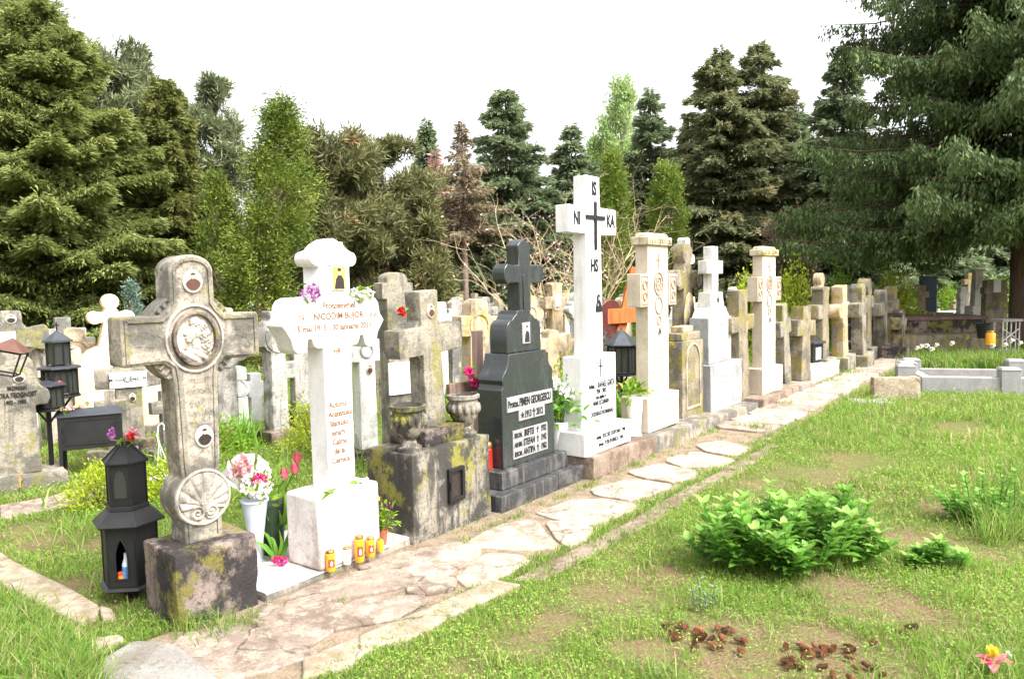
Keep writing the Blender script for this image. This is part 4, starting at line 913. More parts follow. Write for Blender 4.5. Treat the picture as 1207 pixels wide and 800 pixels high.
# cross with black lettering at the left edge
p = at(22, 577); k = p[1]/900
g1 = thing('stone_cross', 'rough grey cross with black lettering and a round portrait, left of the metal candle box', 'grave cross', p, LZ)
MB().box(-.42, .36, -.10, .36, -.08, .13).build('base_block', 'kerbgrey', g1, bevel=.02, cuts=4, rough=.014)
g1p = [(.19, .12), (.185, .60), (.20, .66), (.26, .66), (.29, .70), (.275, .77), (.235, .80), (.23, .87), (.19, .90), (.16, .90), (.165, .98), (.13, 1.02), (.06, 1.03), (0, 1.04)]
MB().prism(mirror([(.19, .12), (.17, .70), (.26, .70), (.285, .77), (.27, .83), (.21, .87), (.19, .93), (.16, 1.0), (.10, 1.03), (0, 1.04)]), .03, .19).build('cross_body', 'greyx', g1, bevel=.02, cuts=3, rough=.012)
portrait(g1, .06, .95, .045, .045, .028, 'cassock', 'sepia')
text([('MONAH', .04, .865, .050, .75), ('GRIGORA TEOGNOST', -.0, .805, .060, .6), ('1902 - 1985', .02, .745, .048, .7)], 'ink', g1, .024, bold=.01, depth=.004)
sc2 = tag(MB().lathe([(.006, 0), (.006, .12), (.002, .125)], 8).build('thin_candle', 'orangewax', None), 'thin orange candle stuck in front of the rough grey lettered cross', 'candle'); sc2.location = tuple(Vector(at(24, 574, .12)))
# metal candle box on legs
pbx = at(72, 566); mb_ = thing('candle_box', 'black sheet-metal candle box on four legs, left of the sooty lantern', 'candle box', pbx, R_(26))
mb_['label'] = 'black sheet-metal candle box on four thin legs beside the rough grey lettered cross'
BW, BD, B0, B1 = .50, .26, .26, .56
MB().box(0, BW, 0, BD, B0, B1).build('box_body', 'blackdull', mb_, bevel=.003)
MB().add([(-.02, -.02, B1), (BW+.02, -.02, B1), (BW+.02, BD+.02, B1), (-.02, BD+.02, B1), (.02, BD*.5, B1+.055), (BW-.02, BD*.5, B1+.055)], [(0, 1, 5, 4), (1, 2, 5), (2, 3, 4, 5), (3, 0, 4), (0, 3, 2, 1)]).build('roof', 'greyroof', mb_, bevel=.002, smooth=0)
for x in (.01, BW-.01):
    for y in (.01, BD-.01): MB().box(x-.013, x+.013, y-.013, y+.013, -.05, B1-.002).build('leg', 'black', mb_)
MB().ring([(.05, B0+.04), (BW-.03, B0+.04), (BW-.03, B1-.03), (.05, B1-.03)], [(.062, B0+.052), (BW-.042, B0+.052), (BW-.042, B1-.042), (.062, B1-.042)], -.006, .001).build('door_frame', 'black', mb_)
MB().box(.035, .045, -.012, -.001, B0+.08, B0+.12).box(.035, .045, -.012, -.001, B1-.12, B1-.08).build('hinge', 'black', mb_)
sprig('white_flower_spray', 'white flower spray lying on the roof of the metal candle box', 'flowers', tuple(Vector(pbx)+Vector((.07, .12, B1+.06))), [(x, x*.4, .012, .022) for x in (-.1, -.05, 0, .05, .1, .16)], 'petalpale', 10, pet=14)
# black tower lanterns behind
for (u, v, r_, hz, lab) in ((64, 545, .15, .72, 'tall black octagonal tower lantern with small cross, behind the metal candle box'), (48, 540, .13, .62, 'smaller black lantern with grey lid just left of the tower lantern')):
    p = far(u, 6.9 if u == 64 else 6.75); t = thing('tower_lantern', lab, 'lantern', (p[0], p[1], 0), .2)
    MB().tube([(0, 0, -.05), (0, 0, hz)], .02, 8).tube([(0, 0, hz-.12), (.09, 0, hz)], .01, 6).tube([(0, 0, hz-.12), (-.09, 0, hz)], .01, 6).build('post', 'black', t)
    if u == 64:
        lantern_head(t, r_, hz, .26, .04, 8, 'blackdull'); 
        tt = MB().add(*hexa(.095, hz+.30, hz+.50, n=8)).build('upper_tier', 'lampglass', t, smooth=0)
        m = MB()
        for k in range(8): a = k*math.pi/4; m.tube([(.097*math.cos(a), .097*math.sin(a), hz+.29), (.097*math.cos(a), .097*math.sin(a), hz+.51)], .009, 6)
        m.build('upper_bars', 'black', tt)
        MB().add(*hexa(.13, hz+.50, hz+.515, n=8)).add(*hexa(.125, hz+.5155, hz+.60, .01, n=8)).build('top_roof', 'greyroof', t, smooth=0)
        MB().box(-.005, .005, -.005, .005, hz+.60, hz+.68).box(-.022, -.005, -.004, .004, hz+.645, hz+.655).box(.005, .022, -.004, .004, hz+.645, hz+.655).build('cross', 'black', t)
        rc_ = thing('red_lantern_candle', 'red candle glass inside the tall tower lantern', 'candle', (p[0]+.05, p[1]-.09, hz+.02)); MB().lathe([(.03, 0), (.034, .01), (.034, .13), (.02, .15)], 12).build('glass', 'redglass', rc_)
    else: lantern_head(t, r_, hz, .22, .05, 6, 'blackdull')
# leaning glass lantern at the edge
p = far(3, 5.6); t = thing('leaning_lantern', 'small tilted glass lantern with a rusty red roof at the left edge', 'lantern', (p[0], p[1], .0), .3)
zt = ztop(3, 440, 5.6)
MB().tube([(-.12, 0, -.05), (-.10, 0, zt)], .008, 8).build('post', 'black', t)
m = MB(); c4 = [(-.075, -.075), (.075, -.075), (.075, .075), (-.075, .075)]
def tl(x, y, z): return (x*math.cos(.25)+z*math.sin(.25)-.02, y, zt+z*math.cos(.25)-x*math.sin(.25))
for i in range(4):
    a, b_ = c4[i], c4[(i+1) % 4]; m.tube([tl(*a, 0), tl(a[0]*1.25, a[1]*1.25, .17)], .007, 5); m.tube([tl(*a, 0), tl(*b_, 0)], .007, 5); m.tube([tl(a[0]*1.25, a[1]*1.25, .17), tl(b_[0]*1.25, b_[1]*1.25, .17)], .007, 5)
m.build('frame', 'black', t)
MB().add([tl(x*1.5, y*1.5, .18) for x, y in c4]+[tl(0, 0, .27)], [(0, 1, 4), (1, 2, 4), (2, 3, 4), (3, 0, 4), (3, 2, 1, 0)]).build('roof', 'rust', t, smooth=0)
# cross with white plates behind the leaning lantern
def place(u, vtop, dist, H=None):
    x, y = far(u, dist); return (x, y, 0), ztop(u, vtop, dist)
p, H = place(8, 366, 8.0)
t = thing('stone_cross', 'worn grey cross with flared arms and two white plates at the left edge', 'grave cross', p, LZ)
MB().prism([(x, z) for x, z in mirror([(.24, 0), (.19, .95), (.12, 1.02), (.14, 1.10), (.33, 1.06), (.36, 1.12), (.36, 1.30), (.33, 1.33), (.16, 1.30), (.115, 1.36), (.115, H-.02), (.09, H), (0, H)])], 0, .2).build('cross_body', 'greyx', t, bevel=.015, cuts=2, rough=.008)
MB().box(-.19, .05, -.016, .002, 1.10, 1.27).build('white_plate', 'whitepaint', t); MB().box(-.2, .2, -.016, .002, .2, .75).build('white_plate', 'marble', t)
portrait(t, .02, 1.40, .05, .05, -.003, 'cassock', 'sepia')
gcross(*((lambda a: (a[0], 'small pale granite cross behind the tower lantern, second from left'))(place(72, 374, 9.8))), mat='pale2', rz=LZ, H=place(72, 374, 9.8)[1], s=.10, a=.26, zc=1.12, ah=.09, hw=.09)
def bgc(u, vtop, dist, label, mat='pale', s=.12, a=.30, drop=.32, ah=.1, arm='flat', head='flat', R=0, rz=None, block=None, port=False, plaque=None, tilt=(0, 0), T=.16, fine=False, group=None, name='stone_cross'):
    p, H = place(u, vtop, dist)
    return gcross(p, label, mat, LZ if rz is None else rz, H, s, a, H-drop, ah, T, arm, head, R, tilt, block, name, (H-drop*.45) if port else None, group, plaque, fine=fine)
bgc(85, 386, 8.8, 'yellow mossy cross with rounded shoulders left of the peach-coloured monument', 'tan', .13, .28, .28, .09, 'round', 'round', .17)
bgc(62, 401, 8.4, 'ornate pale trefoil cross behind the black tower lantern', 'pale', .14, .33, .24, .10, 'trefoil', 'round', .18)
bgc(97, 398, 9.5, 'pale worn cross with round medallion just left of the peach monument', 'pale2', .13, .28, .25, .09, 'round', 'flat', .16)
# peach monument with cross
p, H = place(128, 347, 8.6)
t = thing('limestone_monument', 'peach limestone monument with sloping shoulders, round plaque and lobed cross', 'grave monument', p, R_(34))
MB().prism(mirror([(.44, -.05), (.44, .78), (.40, .86), (.28, 1.0), (.17, 1.05)], .05), 0, .34).build('body', 'peach', t, bevel=.012)
MB().box(-.5, .6, -.06, .4, -.05, .12).build('base', 'kerbgrey', t, bevel=.02)
MB().prism(cross_pts(.02, .14, .085, 1.05, H-.32, H-.20, .23, .075, H, arm='bulb', head='bulb'), .06, .26).build('cross', 'peach', t, bevel=.01)
MB().prism(disc(.14, .90, .07, .07), -.012, .003).build('round_plaque', 'plate', t)
m = MB()
for k in range(4): m.box(-.25, .38, -.004, .002, .72-.05*k, .723-.05*k)
m.build('engraved_lines', 'tan', t)
# cross with white name board
p = at(156, 534); t = thing('stone_cross', 'streaked grey cross with a white name board and scorched foot, left of the carved cross', 'grave cross', (p[0], p[1], 0), R_(30))
Hh = ztop(156, 425, p[1])
MB().prism([(-.13, -.05), (.13, -.05), (.12, Hh-.3), (.12, Hh-.28), (.30, Hh-.27), (.30, Hh-.08), (.12, Hh-.07), (.12, Hh), (-.12, Hh), (-.12, Hh-.07), (-.30, Hh-.08), (-.30, Hh-.27), (-.12, Hh-.28)], 0, .13).build('cross_body', 'greyx', t, bevel=.012, cuts=2, rough=.006)
nb_ = MB().box(-.17, .17, -.025, -.004, Hh-.27, Hh-.115).build('name_board', 'whitepaint', t, bevel=.002)
text([('MONAH', -.105, Hh-.19, .05, .7), ('ILIE', .0, Hh-.19, .085, .7), ('MAI 199', .105, Hh-.19, .05, .7)], 'ink', nb_, -.026, bold=.03)
portrait(t, .03, Hh-.38, .032, .045, -.003, 'cassock', 'sepia')
MB().box(-.2, .22, -.1, .2, -.05, .14).build('base_block', 'sooty', t, bevel=.02)
# low concrete cross fences
for (u0, u1, d0, lab) in ((97, 146, 7.3, 'low dark concrete railing of crosses left of the white name board'), (176, 202, 7.3, 'low dark concrete railing of crosses right of the white name board')):
    p0 = far(u0, d0); p1 = far(u1, d0+.15); L_ = math.hypot(p1[0]-p0[0], p1[1]-p0[1]); t = thing('grave_railing', lab, 'railing', (p0[0], p0[1], 0), math.atan2(p1[1]-p0[1], p1[0]-p0[0]))
    zt = ztop(u0+10, 462, d0); n_ = max(1, round(L_/.32))
    for i in range(n_):
        c_ = (i+.5)*L_/n_; MB().prism([(c_-.045, 0), (c_+.045, 0), (c_+.045, zt-.22), (c_+.14, zt-.22), (c_+.14, zt-.10), (c_+.045, zt-.10), (c_+.045, zt), (c_-.045, zt), (c_-.045, zt-.10), (c_-.14, zt-.10), (c_-.14, zt-.22), (c_-.045, zt-.22)], 0, .09).build('concrete_cross', 'kerbgrey', t, bevel=.008)
    MB().box(-.05, L_+.05, -.02, .11, -.05, .12).build('kerb', 'kerbgrey', t, bevel=.01)
wh = thing('hanging_planter', 'white plastic hanging pot hook on strings among the lime bushes', 'hanging pot', at(190, 570), .3)
MB().tube([(0, 0, .36), (-.01, 0, .42), (.0, 0, .50), (.03, 0, .53), (.055, 0, .50), (.045, 0, .47)], .006, 6).build('hook', 'whiteplastic', wh)
MB().tube([(0, 0, .37), (-.03, -.02, .05)], .003, 4).tube([(0, 0, .37), (.09, 0, .07)], .003, 4).tube([(0, 0, .37), (.02, .07, .06)], .003, 4).build('strings', 'whiteplastic', wh)
MB().lathe([(.06, -.03), (.09, .06), (.095, .06), (.09, .05)], 18).build('pot', 'whiteplastic', wh)
# crosses seen behind the two near crosses
gcross(tuple(at(333, 522)), 'pale worn cross shaft on a mossy block behind the arm of the white marble cross', 'pale2', R_(50), 1.42, .10, .28, 1.15, .1, .18, 'flat', 'flat', .19, (0, 0), (.19, .30, .15, 'sooty'), fine=True)
gcross(tuple(at(272, 522)), 'pale worn cross behind the right arm of the carved shell cross', 'pale2', R_(50), 1.28, .12, .28, .98, .1, .18, 'round', 'round', .18, (0, 0), (.22, .3, .16, 'sooty'), fine=True)
bgc(280, 432, 8.6, 'white hooded marble headstone seen under the arm of the carved shell cross', 'marble', .07, .09, .25, .1, 'round', 'round', name='headstone')
bgc(297, 440, 9.4, 'pale grey slab behind the white hooded headstone', 'terrazzo', .08, .10, .2, .1, 'flat', 'flat', name='headstone')
bgc(352, 405, 9.0, 'streaked grey cross shaft just left of the white marble cross shaft', 'pale2', .10, .22, .3, .1, block=(.15, .3, .2, 'sooty'))
gw = bgc(430, 398, 7.2, 'white painted cross with lettered arms and oval portrait right of the white marble cross', 'whiteworn', .095, .30, .13, .10, 'flat', 'flat', block=(.24, .4, .12, 'sooty'), T=.14)
p, H = place(430, 398, 7.2)
MB().ring(disc(0, H-.12, .07, .07), disc(0, H-.12, .055, .055), -.012, .002).build('medallion', 'terrazzo', gw)
portrait(gw, .02, H-.30, .035, .05, -.003, 'brownrobe', 'sepia')
text([('FAMILIA', -.22, H-.07, .05, .7), ('MARIN', -.22, H-.13, .05, .7), ('PREOT', .22, H-.07, .05, .7), ('1980', .22, H-.13, .05, .7)], 'faded', gw, -.002)
bgc(469, 321, 6.6, 'tall grey stepped cross with a white panel, rising behind the urn-flanked cross', 'greyx', .12, .15, .16, .07, 'flat', 'round', plaque=(.12, .72, 1.0), fine=True, T=.16)
bgc(455, 352, 9.6, 'thin pale pointed cross behind the urn-flanked cross, to its left', 'pale', .07, .16, .22, .06, 'point', 'point')
bgc(521, 356, 11.5, 'small bright white cross right of the urn-flanked cross head', 'whiteworn', .09, .24, .26, .08)
bgc(541, 349, 12.5, 'pale grey pointed headstone right of the small bright white cross', 'pale2', .17, .2, .3, .1, head='point', name='headstone')
bgc(563, 352, 8.4, 'big yellow-topped cross with a round medallion, just left of the black granite monument', 'tan', .14, .25, .30, .11, 'flat', 'round', .17, port=False, fine=True, T=.18, tilt=(0, R_(1)))
bgc(573, 350, 14.0, 'slim granite cross behind the yellow-topped medallion cross', 'pale2', .10, .26, .26, .08)
bgc(657, 333, 13.0, 'yellow lichened cross with an oval white plate, right of the black granite cross', 'tan', .13, .27, .34, .10, 'flat', 'cap', .16, plaque=(.07, 1.26, 1.46), fine=True)
bgc(626, 348, 12.2, 'tan cross with rounded head directly right of the black granite cross', 'tan', .14, .26, .3, .1, 'round', 'round', .15)
bgc(684, 345, 12.5, 'white ornate cross close to the left side of the tall white cross', 'whiteworn', .12, .26, .28, .09, 'trefoil', 'bulb')
bgc(652, 388, 10.6, 'low yellow mossy cross standing in front of the oval-plated cross', 'tan', .12, .24, .22, .10, 'flat', 'round', fine=True)
bgc(675, 392, 11.0, 'low yellowed cross tilted left beside the tall white cross', 'tan', .14, .28, .22, .1, 'flat', 'flat', tilt=(0, R_(-10)))
bgc(720, 353, 10.5, 'dark red polished headstone right of the tall white cross', 'redstone', .2, .21, .3, .1, head='round', name='headstone')
bgc(738, 350, 12.0, 'yellow topped cross behind the orange wooden cross', 'tan', .13, .26, .28, .09, 'flat', 'round')
# the field of older crosses, row behind row
zones = [((440, 458), 'between marble cross and urn plinth'), ((505, 592), 'between urn plinth and black monument'), ((612, 684), 'between black monument and tall white cross'), ((708, 748), 'between tall white cross and pillar'), ((196, 330), 'behind the two nearest crosses')]
rowsb = [(-8.2, 'first', 1.9), (-10.4, 'second', 1.5), (-12.6, 'third', 1.2), (-15.0, 'fourth', 1.0), (-17.6, 'fifth', .95), (-20.6, 'sixth', .95), (-23.8, 'seventh', .95)]
ordn = ['leftmost', 'second from left', 'third from left', 'fourth from left', 'fifth from left', 'sixth from left', 'seventh from left', 'eighth from left', 'ninth from left', 'tenth from left', 'eleventh from left', 'twelfth from left', 'thirteenth from left', 'fourteenth from left']
rg = random.Random(21); protos = {}
def field_cross(mat, arm, head, H, s, a, R, blk):
    return dict(mat=mat, H=H, s=s, a=a, zc=H-.32, ah=.095, arm=arm, head=head, R=R, block=blk)
tones = [('tan', 'yellow stained'), ('pale', 'pale beige'), ('pale2', 'grey'), ('whiteworn', 'white'), ('greyx', 'mossy grey'), ('creamcap', 'sandy'), ('peach', 'peach coloured')]
placed = {}
for wr, rn, sp_ in rowsb:
    a_ = 1.0
    while a_ < 32:
        a_ += sp_*rg.uniform(.55, .95); w_ = wr+rg.uniform(-.3, .3); x, y, _ = RW(a_, w_)
        if y < 9.5 or y > 33: continue
        u = col_of(x, y, 1.3)
        for zi, ((u0, u1), zn) in enumerate(zones):
            if u0 <= u <= u1 and not (zi == 4 and y < 12.5):
                placed.setdefault((rn, zi), []).append((u, x, y))
for (rn, zi), L_ in placed.items():
    L_.sort()
    for i, (u, x, y) in enumerate(L_):
        m_, tn = rg.choice(tones); arm = rg.choice(['flat', 'flat', 'round', 'trefoil', 'bulb', 'point']); head = rg.choice(['flat', 'round', 'round', 'bulb', 'cap']); H = rg.uniform(1.05, 1.5)
        fm = {'flat': 'square-armed', 'round': 'round-armed', 'trefoil': 'trefoil-armed', 'bulb': 'knob-armed', 'point': 'pointed-armed'}[arm]
        place_word = ordn[i] if len(L_) > 1 else 'only one'
        gcross((x, y, 0), f'{tn} {fm} cross, {place_word}, {rn} row {zones[zi][1]}', m_, R_(rg.uniform(40, 62)), H, rg.uniform(.075, .12), rg.uniform(.2, .3), H-rg.uniform(.27, .36), rg.uniform(.08, .11), .16, arm, head, rg.choice([0, .17, .18]) if arm != 'bulb' else 0, (R_(rg.uniform(-2, 2)), R_(rg.uniform(-3, 3))),
               (rg.uniform(.15, .22), .4, rg.uniform(.12, .3), rg.choice(['kerbgrey', 'pale2', 'sooty'])), group='old crosses standing in rows behind the front graves', plaque=(.08, H*.42, H*.58) if rg.random() < .35 else None)
# ================================================================== right side, beyond the path end
p = at(1030, 470); b_ = MB().box(0, .62, 0, .14, -.05, .29).build('stone_block', 'kerbyellow', None, bevel=.02, cuts=4, rough=.014); b_.location = p; b_.rotation_euler[2] = R_(-4); tag(b_, 'small rough stone slab standing upright at the far right edge of the path', 'stone slab')
fl_ = MB().box(0, .5, 0, .35, -.02, .05).build('fallen_stone', 'flaglight', None, bevel=.015, cuts=3, rough=.01); fl_.location = at(1003, 478); fl_.rotation_euler[2] = R_(-14); tag(fl_, 'flat pale stone lying in the grass in front of the upright slab', 'stone')
gt = thing('grave_enclosure', 'long light granite grave border with square capped posts at the right', 'grave border', (5.78, 10.72, 0), R_(-17))
MB().box(0, 3.4, 0, .16, -.06, .23).build('front_kerb', 'terrazzo', gt, bevel=.01)
MB().box(0, 3.4, 1.15, 1.27, -.06, .22).build('rear_kerb', 'terrazzo', gt, bevel=.01)
MB().box(.0, .14, .165, 1.145, -.06, .225).build('side_kerb', 'terrazzo', gt, bevel=.01)
MB().box(.145, 3.4, .165, 1.145, .0, .12).build('grave_soil', 'dirt', gt)
for x, y in ((-.26, .30), (-.16, .72), (-.02, 1.19), (.98, .0), (1.40, 1.16)):
    MB().box(x, x+.24, y-.03, y+.21, -.05, .34).box(x-.01, x+.25, y-.04, y+.22, .3405, .37, taper=.03).build('capped_post', 'terrazzo', gt, bevel=.006)
rt = thing('raised_tomb', 'long dark mossy raised tomb with a reddish edge under the big spruce', 'tomb', (*far(1055, 16.4), 0), R_(-3))
MB().box(0, 2.3, .7, 3.6, -.1, .66).build('tomb_body', 'sooty', rt, bevel=.02, cuts=3, rough=.01)
MB().box(-.03, 2.33, .66, 3.6, .6605, .74).build('reddish_edge', 'reddish', rt, bevel=.01)
MB().box(-.2, 2.4, 0, .66, -.1, .38).build('front_step', 'mossy', rt, bevel=.02, cuts=2, rough=.01)
# white iron fence behind
x0, y0_ = far(1040, 22.5); x1, y1_ = far(1170, 24.0); L_ = math.hypot(x1-x0, y1_-y0_)
fe = thing('iron_fence', 'pale iron fence with crossed bars behind the raised tomb', 'fence', (x0, y0_, 0), math.atan2(y1_-y0_, x1-x0))
zf = ztop(1100, 367, 23)
MB().box(0, L_, 0, .04, zf-.05, zf).box(0, L_, 0, .04, zf-.42, zf-.38).build('rails', 'whiteworn', fe)
for i in range(7):
    x = i*L_/6; MB().box(x-.035, x+.035, -.01, .05, -.05, zf+.06).build('post', 'whiteworn', fe)
m = MB()
for i in range(6):
    a_ = i*L_/6; b2 = (i+1)*L_/6; m.tube([(a_, .02, zf-.39), (b2, .02, zf-.04)], .015, 5).tube([(a_, .02, zf-.04), (b2, .02, zf-.39)], .015, 5)
m.build('crossed_bars', 'whiteworn', fe)
x, y = far(1158, 19.5); H = ztop(1158, 317, 19.5)
t = thing('white_obelisk_cross', 'slim white cross on a tall tapering white pedestal under the big spruce', 'grave cross', (x, y, 0), .1)
MB().box(-.27, .27, 0, .4, -.05, H*.48, taper=.05).build('pedestal', 'whiteworn', t, bevel=.01); MB().box(-.13, .13, .1, .3, H*.48, H*.97, taper=.03).build('shaft', 'whiteworn', t, bevel=.01); MB().box(-.16, .16, .1, .3, H*.97, H, taper=.02).build('cap', 'whiteworn', t, bevel=.008)
for u, vt, d, lb, m_, s, a in ((1137, 338, 20.5, 'plain white upright headstone left of the white pedestal cross', 'whiteworn', .13, .14), (1144, 322, 22, 'tan tall shaft behind the plain white headstone', 'tan', .1, .2), (1131, 352, 24, 'sandy pointed monument left of the plain white headstone', 'tan', .15, .2), (1089, 336, 20, 'tan wooden post cross before the dark blue tall stone', 'tan', .07, .16), (1175, 330, 18.5, 'tall dark mossy headstone with a white niche at the right of the pedestal cross', 'mossy', .32, .33)):
    bgc(u, vt, d, lb, m_, s, a, .25, .08, head='point' if 'pointed' in lb else 'flat', rz=.15, plaque=(.10, 1.22, 1.55) if 'niche' in lb else None)
x, y = far(1096, 21.0); H = ztop(1096, 325, 21)
t = tag(MB().box(-.2, .2, 0, .2, -.05, H).build('dark_headstone', plain('dark_blue_stone', (.03, .05, .10), .4), None, bevel=.01), 'tall dark blue polished headstone behind the iron fence', 'headstone'); t.location = (x, y, 0)
p = far(1193, 15.5); t = thing('iron_grave_lamp', 'small white framed glass lamp house at the right edge by the spruce trunk', 'lantern', (p[0], p[1], 0), .1)
zt = ztop(1193, 376, 15.5); MB().box(-.22, .22, -.05, .30, zt-.05, zt).build('roof', 'plate', t); MB().box(-.19, .19, 0, .26, -.02, .12).build('base', 'plate', t)
for x in (-.18, .18): 
    for y in (.0, .24): MB().tube([(x, y, .1), (x, y, zt-.04)], .015, 6).build('leg', 'whiteworn', t)
m = MB(); 
for x in (-.1, 0, .1): m.tube([(x, 0, .1), (x, 0, zt-.04)], .012, 5)
m.tube([(-.18, 0, .3), (.18, 0, .55)], .012, 5).tube([(-.18, 0, .55), (.18, 0, .3)], .012, 5).build('grille', 'whiteworn', t)
p = far(1169, 14.0); jar((p[0], p[1], .36), .26, .08, 'amber', 'orange glass candle standing by the dark mossy headstone under the spruce', lab=False)
p = far(1160, 14.5); t = thing('grave_bucket', 'black metal bucket on a stand at the foot of the white pedestal cross', 'bucket', (p[0], p[1], .45)); MB().lathe([(.09, 0), (.13, .28), (.14, .28), (.12, .26)], 18).build('bucket_body', 'black', t); MB().tube([(-.13, 0, .27), (-.08, 0, .38), (.08, 0, .38), (.13, 0, .27)], .008, 6).build('handle', 'black', t)
# dark lantern boxes among the far group
for u, v, d, w_, h_, lb in ((956, 402, 12.9, .17, .38, 'dark grey lidded lantern box beyond the white tomb slab'), (1004, 382, 15.0, .17, .45, 'stacked black lantern box between the leaning yellow crosses'), (1008, 362, 16.0, .15, .40, 'upper black lantern with white glass behind the leaning yellow crosses'), (1006, 402, 14.6, .2, .5, 'lowest black lantern box in the far group of crosses')):
    x, y = far(u, d); zt = ztop(u, v, d)
    t = thing('lantern_box', lb, 'lantern', (x, y, 0), .7)
    MB().box(-w_, w_, -w_*.8, w_*.8, zt-h_, zt-.04).build('housing', 'blackdull', t, bevel=.005)
    MB().box(-w_*1.15, w_*1.15, -w_, w_, zt-.039, zt).build('lid', 'greyroof', t, bevel=.005)
    MB().box(-w_*.5, w_*.5, -w_*.8-.006, -w_*.8+.001, zt-h_*.8, zt-.1).build('pane', 'lampglass' if 'white' not in lb else 'whiteworn', t)
    MB().box(-w_*.8, w_*.8, -w_*.6, w_*.6, -.05, zt-h_-.001).build('stand', 'kerbgrey', t)
bgc(970, 322, 14.8, 'tall orange-topped pinnacle cross behind the first stepped cross of the far group', 'tan', .12, .24, .35, .09, 'flat', 'bulb', rz=R_(50))
bgc(1000, 336, 18.0, 'white cross between the far mossy crosses', 'whiteworn', .14, .28, .3, .1, 'flat', 'flat', rz=R_(50))
bgc(951, 345, 19.0, 'thin pale cross left of the far group under the bright bushes', 'pale', .09, .2, .3, .08, rz=R_(50))
bgc(815, 350, 15.5, 'low red and white grave marker behind the disc-armed cross', 'peach', .2, .3, .2, .08, rz=R_(50))
bgc(868, 338, 14.5, 'small white pinnacle beside the pale cross of the terrazzo monument', 'whiteworn', .06, .13, .2, .05, 'point', 'point', rz=R_(50))
# odd flower stuck in the turf, lower right
p = at(1171, 790, .02); t = thing('artificial_tulip', 'yellow and pink artificial flower stuck in the turf at the lower right corner', 'artificial flower', p, 0)
MB().tube([(0, 0, -.05), (.005, 0, .035)], .005, 6).build('stem', 'wood', t)
C = np.zeros((6, 3))+[0, 0, .055]; a = np.linspace(0, 5.2, 6); leaves('yellow_petals', C, np.stack([np.cos(a)*.5-.25, np.sin(a)*.5, np.ones(6)], 1), np.stack([np.cos(a), np.sin(a), np.zeros(6)], 1), .055, .035, 'petaly', t, droop=.1)
C = np.zeros((5, 3))+[0, 0, .04]; D = np.array([[-1, -.3, .15], [-.5, -.8, -.2], [.8, -.5, .25], [1, .1, .5], [-.9, .3, .3]]); leaves('pink_petals', C, D, np.tile([0, 0, 1.], (5, 1)), .07, .045, 'petalcoral', t, droop=.1)
flower_heads('white_flecks', [(.06, .0, .07, .012), (.05, .01, .06, .01)], 'petalw', t, 10)
# ================================================================== ground and paths
gm = MB(); gm.add([(-200, -60, 0), (200, -60, 0), (200, 300, 0), (-200, 300, 0)], [(0, 1, 2, 3)])
tag(gm.build('ground', 'ground', None, smooth=0), kind='structure')
def sheet(pts, z0, z1, name, mat, rough=.006, bevel=.012, cuts=4):
    m = MB(); m.zprism(pts, z0, z1); return tag(m.build(name, mat, None, bevel=bevel, cuts=0, smooth=35), kind='structure')
def rwp(L_): return [RW(a, w)[:2] for a, w in L_]
def pxp(L_): return [at(u, v)[:2] for u, v in L_]
pe = [(.2, -3.55), (4, -3.42), (9, -3.42), (16.5, -3.2), (16.8, -2.55), (8, -2.48), (2, -2.56), (.2, -2.7)]
path_poly = rwp(pe); m = MB(); m.zprism(path_poly[::-1], -.05, .008); tag(m.build('path', 'dirt', None, smooth=0), kind='structure')
def zm(L_, x0, y0, s): return [(x0+x/s, y0+y/s) for x, y in L_]
stones = []
for L_ in ([(150, 345), (230, 320), (290, 290), (330, 292), (325, 320), (280, 345), (230, 370), (190, 368)], [(280, 370), (320, 330), (360, 312), (430, 318), (445, 332), (380, 365), (310, 390)],
           [(310, 285), (380, 245), (460, 232), (480, 260), (512, 295), (430, 302), (340, 295)], [(495, 238), (560, 235), (600, 255), (575, 280), (540, 293), (515, 270)],
           [(472, 215), (560, 185), (640, 185), (700, 198), (690, 210), (600, 243), (500, 225)], [(600, 160), (690, 135), (790, 150), (700, 185), (610, 172)],
           [(685, 118), (760, 100), (850, 118), (800, 143), (720, 130)], [(775, 90), (840, 70), (935, 90), (900, 105), (820, 108)], [(850, 55), (905, 45), (975, 62), (930, 78), (870, 68)]):
    stones.append((zm(L_, 400, 500, 2.0117), 'flag'))
for L_, m_ in (([(0, 380), (60, 320), (200, 290), (280, 300), (455, 372), (465, 395), (330, 440), (200, 470), (20, 470)], 'flagdark'), ([(292, 270), (325, 222), (440, 242), (575, 220), (583, 240), (553, 300), (466, 360), (330, 308)], 'flagdark'),
               ([(592, 238), (645, 205), (855, 193), (862, 213), (755, 268), (615, 288), (568, 300)], 'flagdark'), ([(420, 190), (560, 130), (700, 100), (800, 108), (815, 150), (690, 178), (590, 188), (480, 220), (400, 235)], 'flagdark'),
               ([(825, 130), (900, 125), (962, 137), (955, 165), (850, 183), (812, 173)], 'flagdark'), ([(650, 96), (740, 60), (990, 8), (880, 60), (790, 90)], 'flagdark')):
    stones.append((zm(L_, 200, 640, 2.874), m_))
mats_ = {}
def expand(P, d):
    ar = sum(P[i][0]*P[(i+1) % len(P)][1]-P[(i+1) % len(P)][0]*P[i][1] for i in range(len(P))); P = P if ar > 0 else P[::-1]
    return offset(P, -d)
def rounded(P, k=2):
    for _ in range(k):
        Q = []
        for i in range(len(P)):
            a, b = P[i], P[(i+1) % len(P)]; Q += [(a[0]*.86+b[0]*.14, a[1]*.86+b[1]*.14), (a[0]*.14+b[0]*.86, a[1]*.14+b[1]*.86)]
        P = Q
    return P
polys_px = []
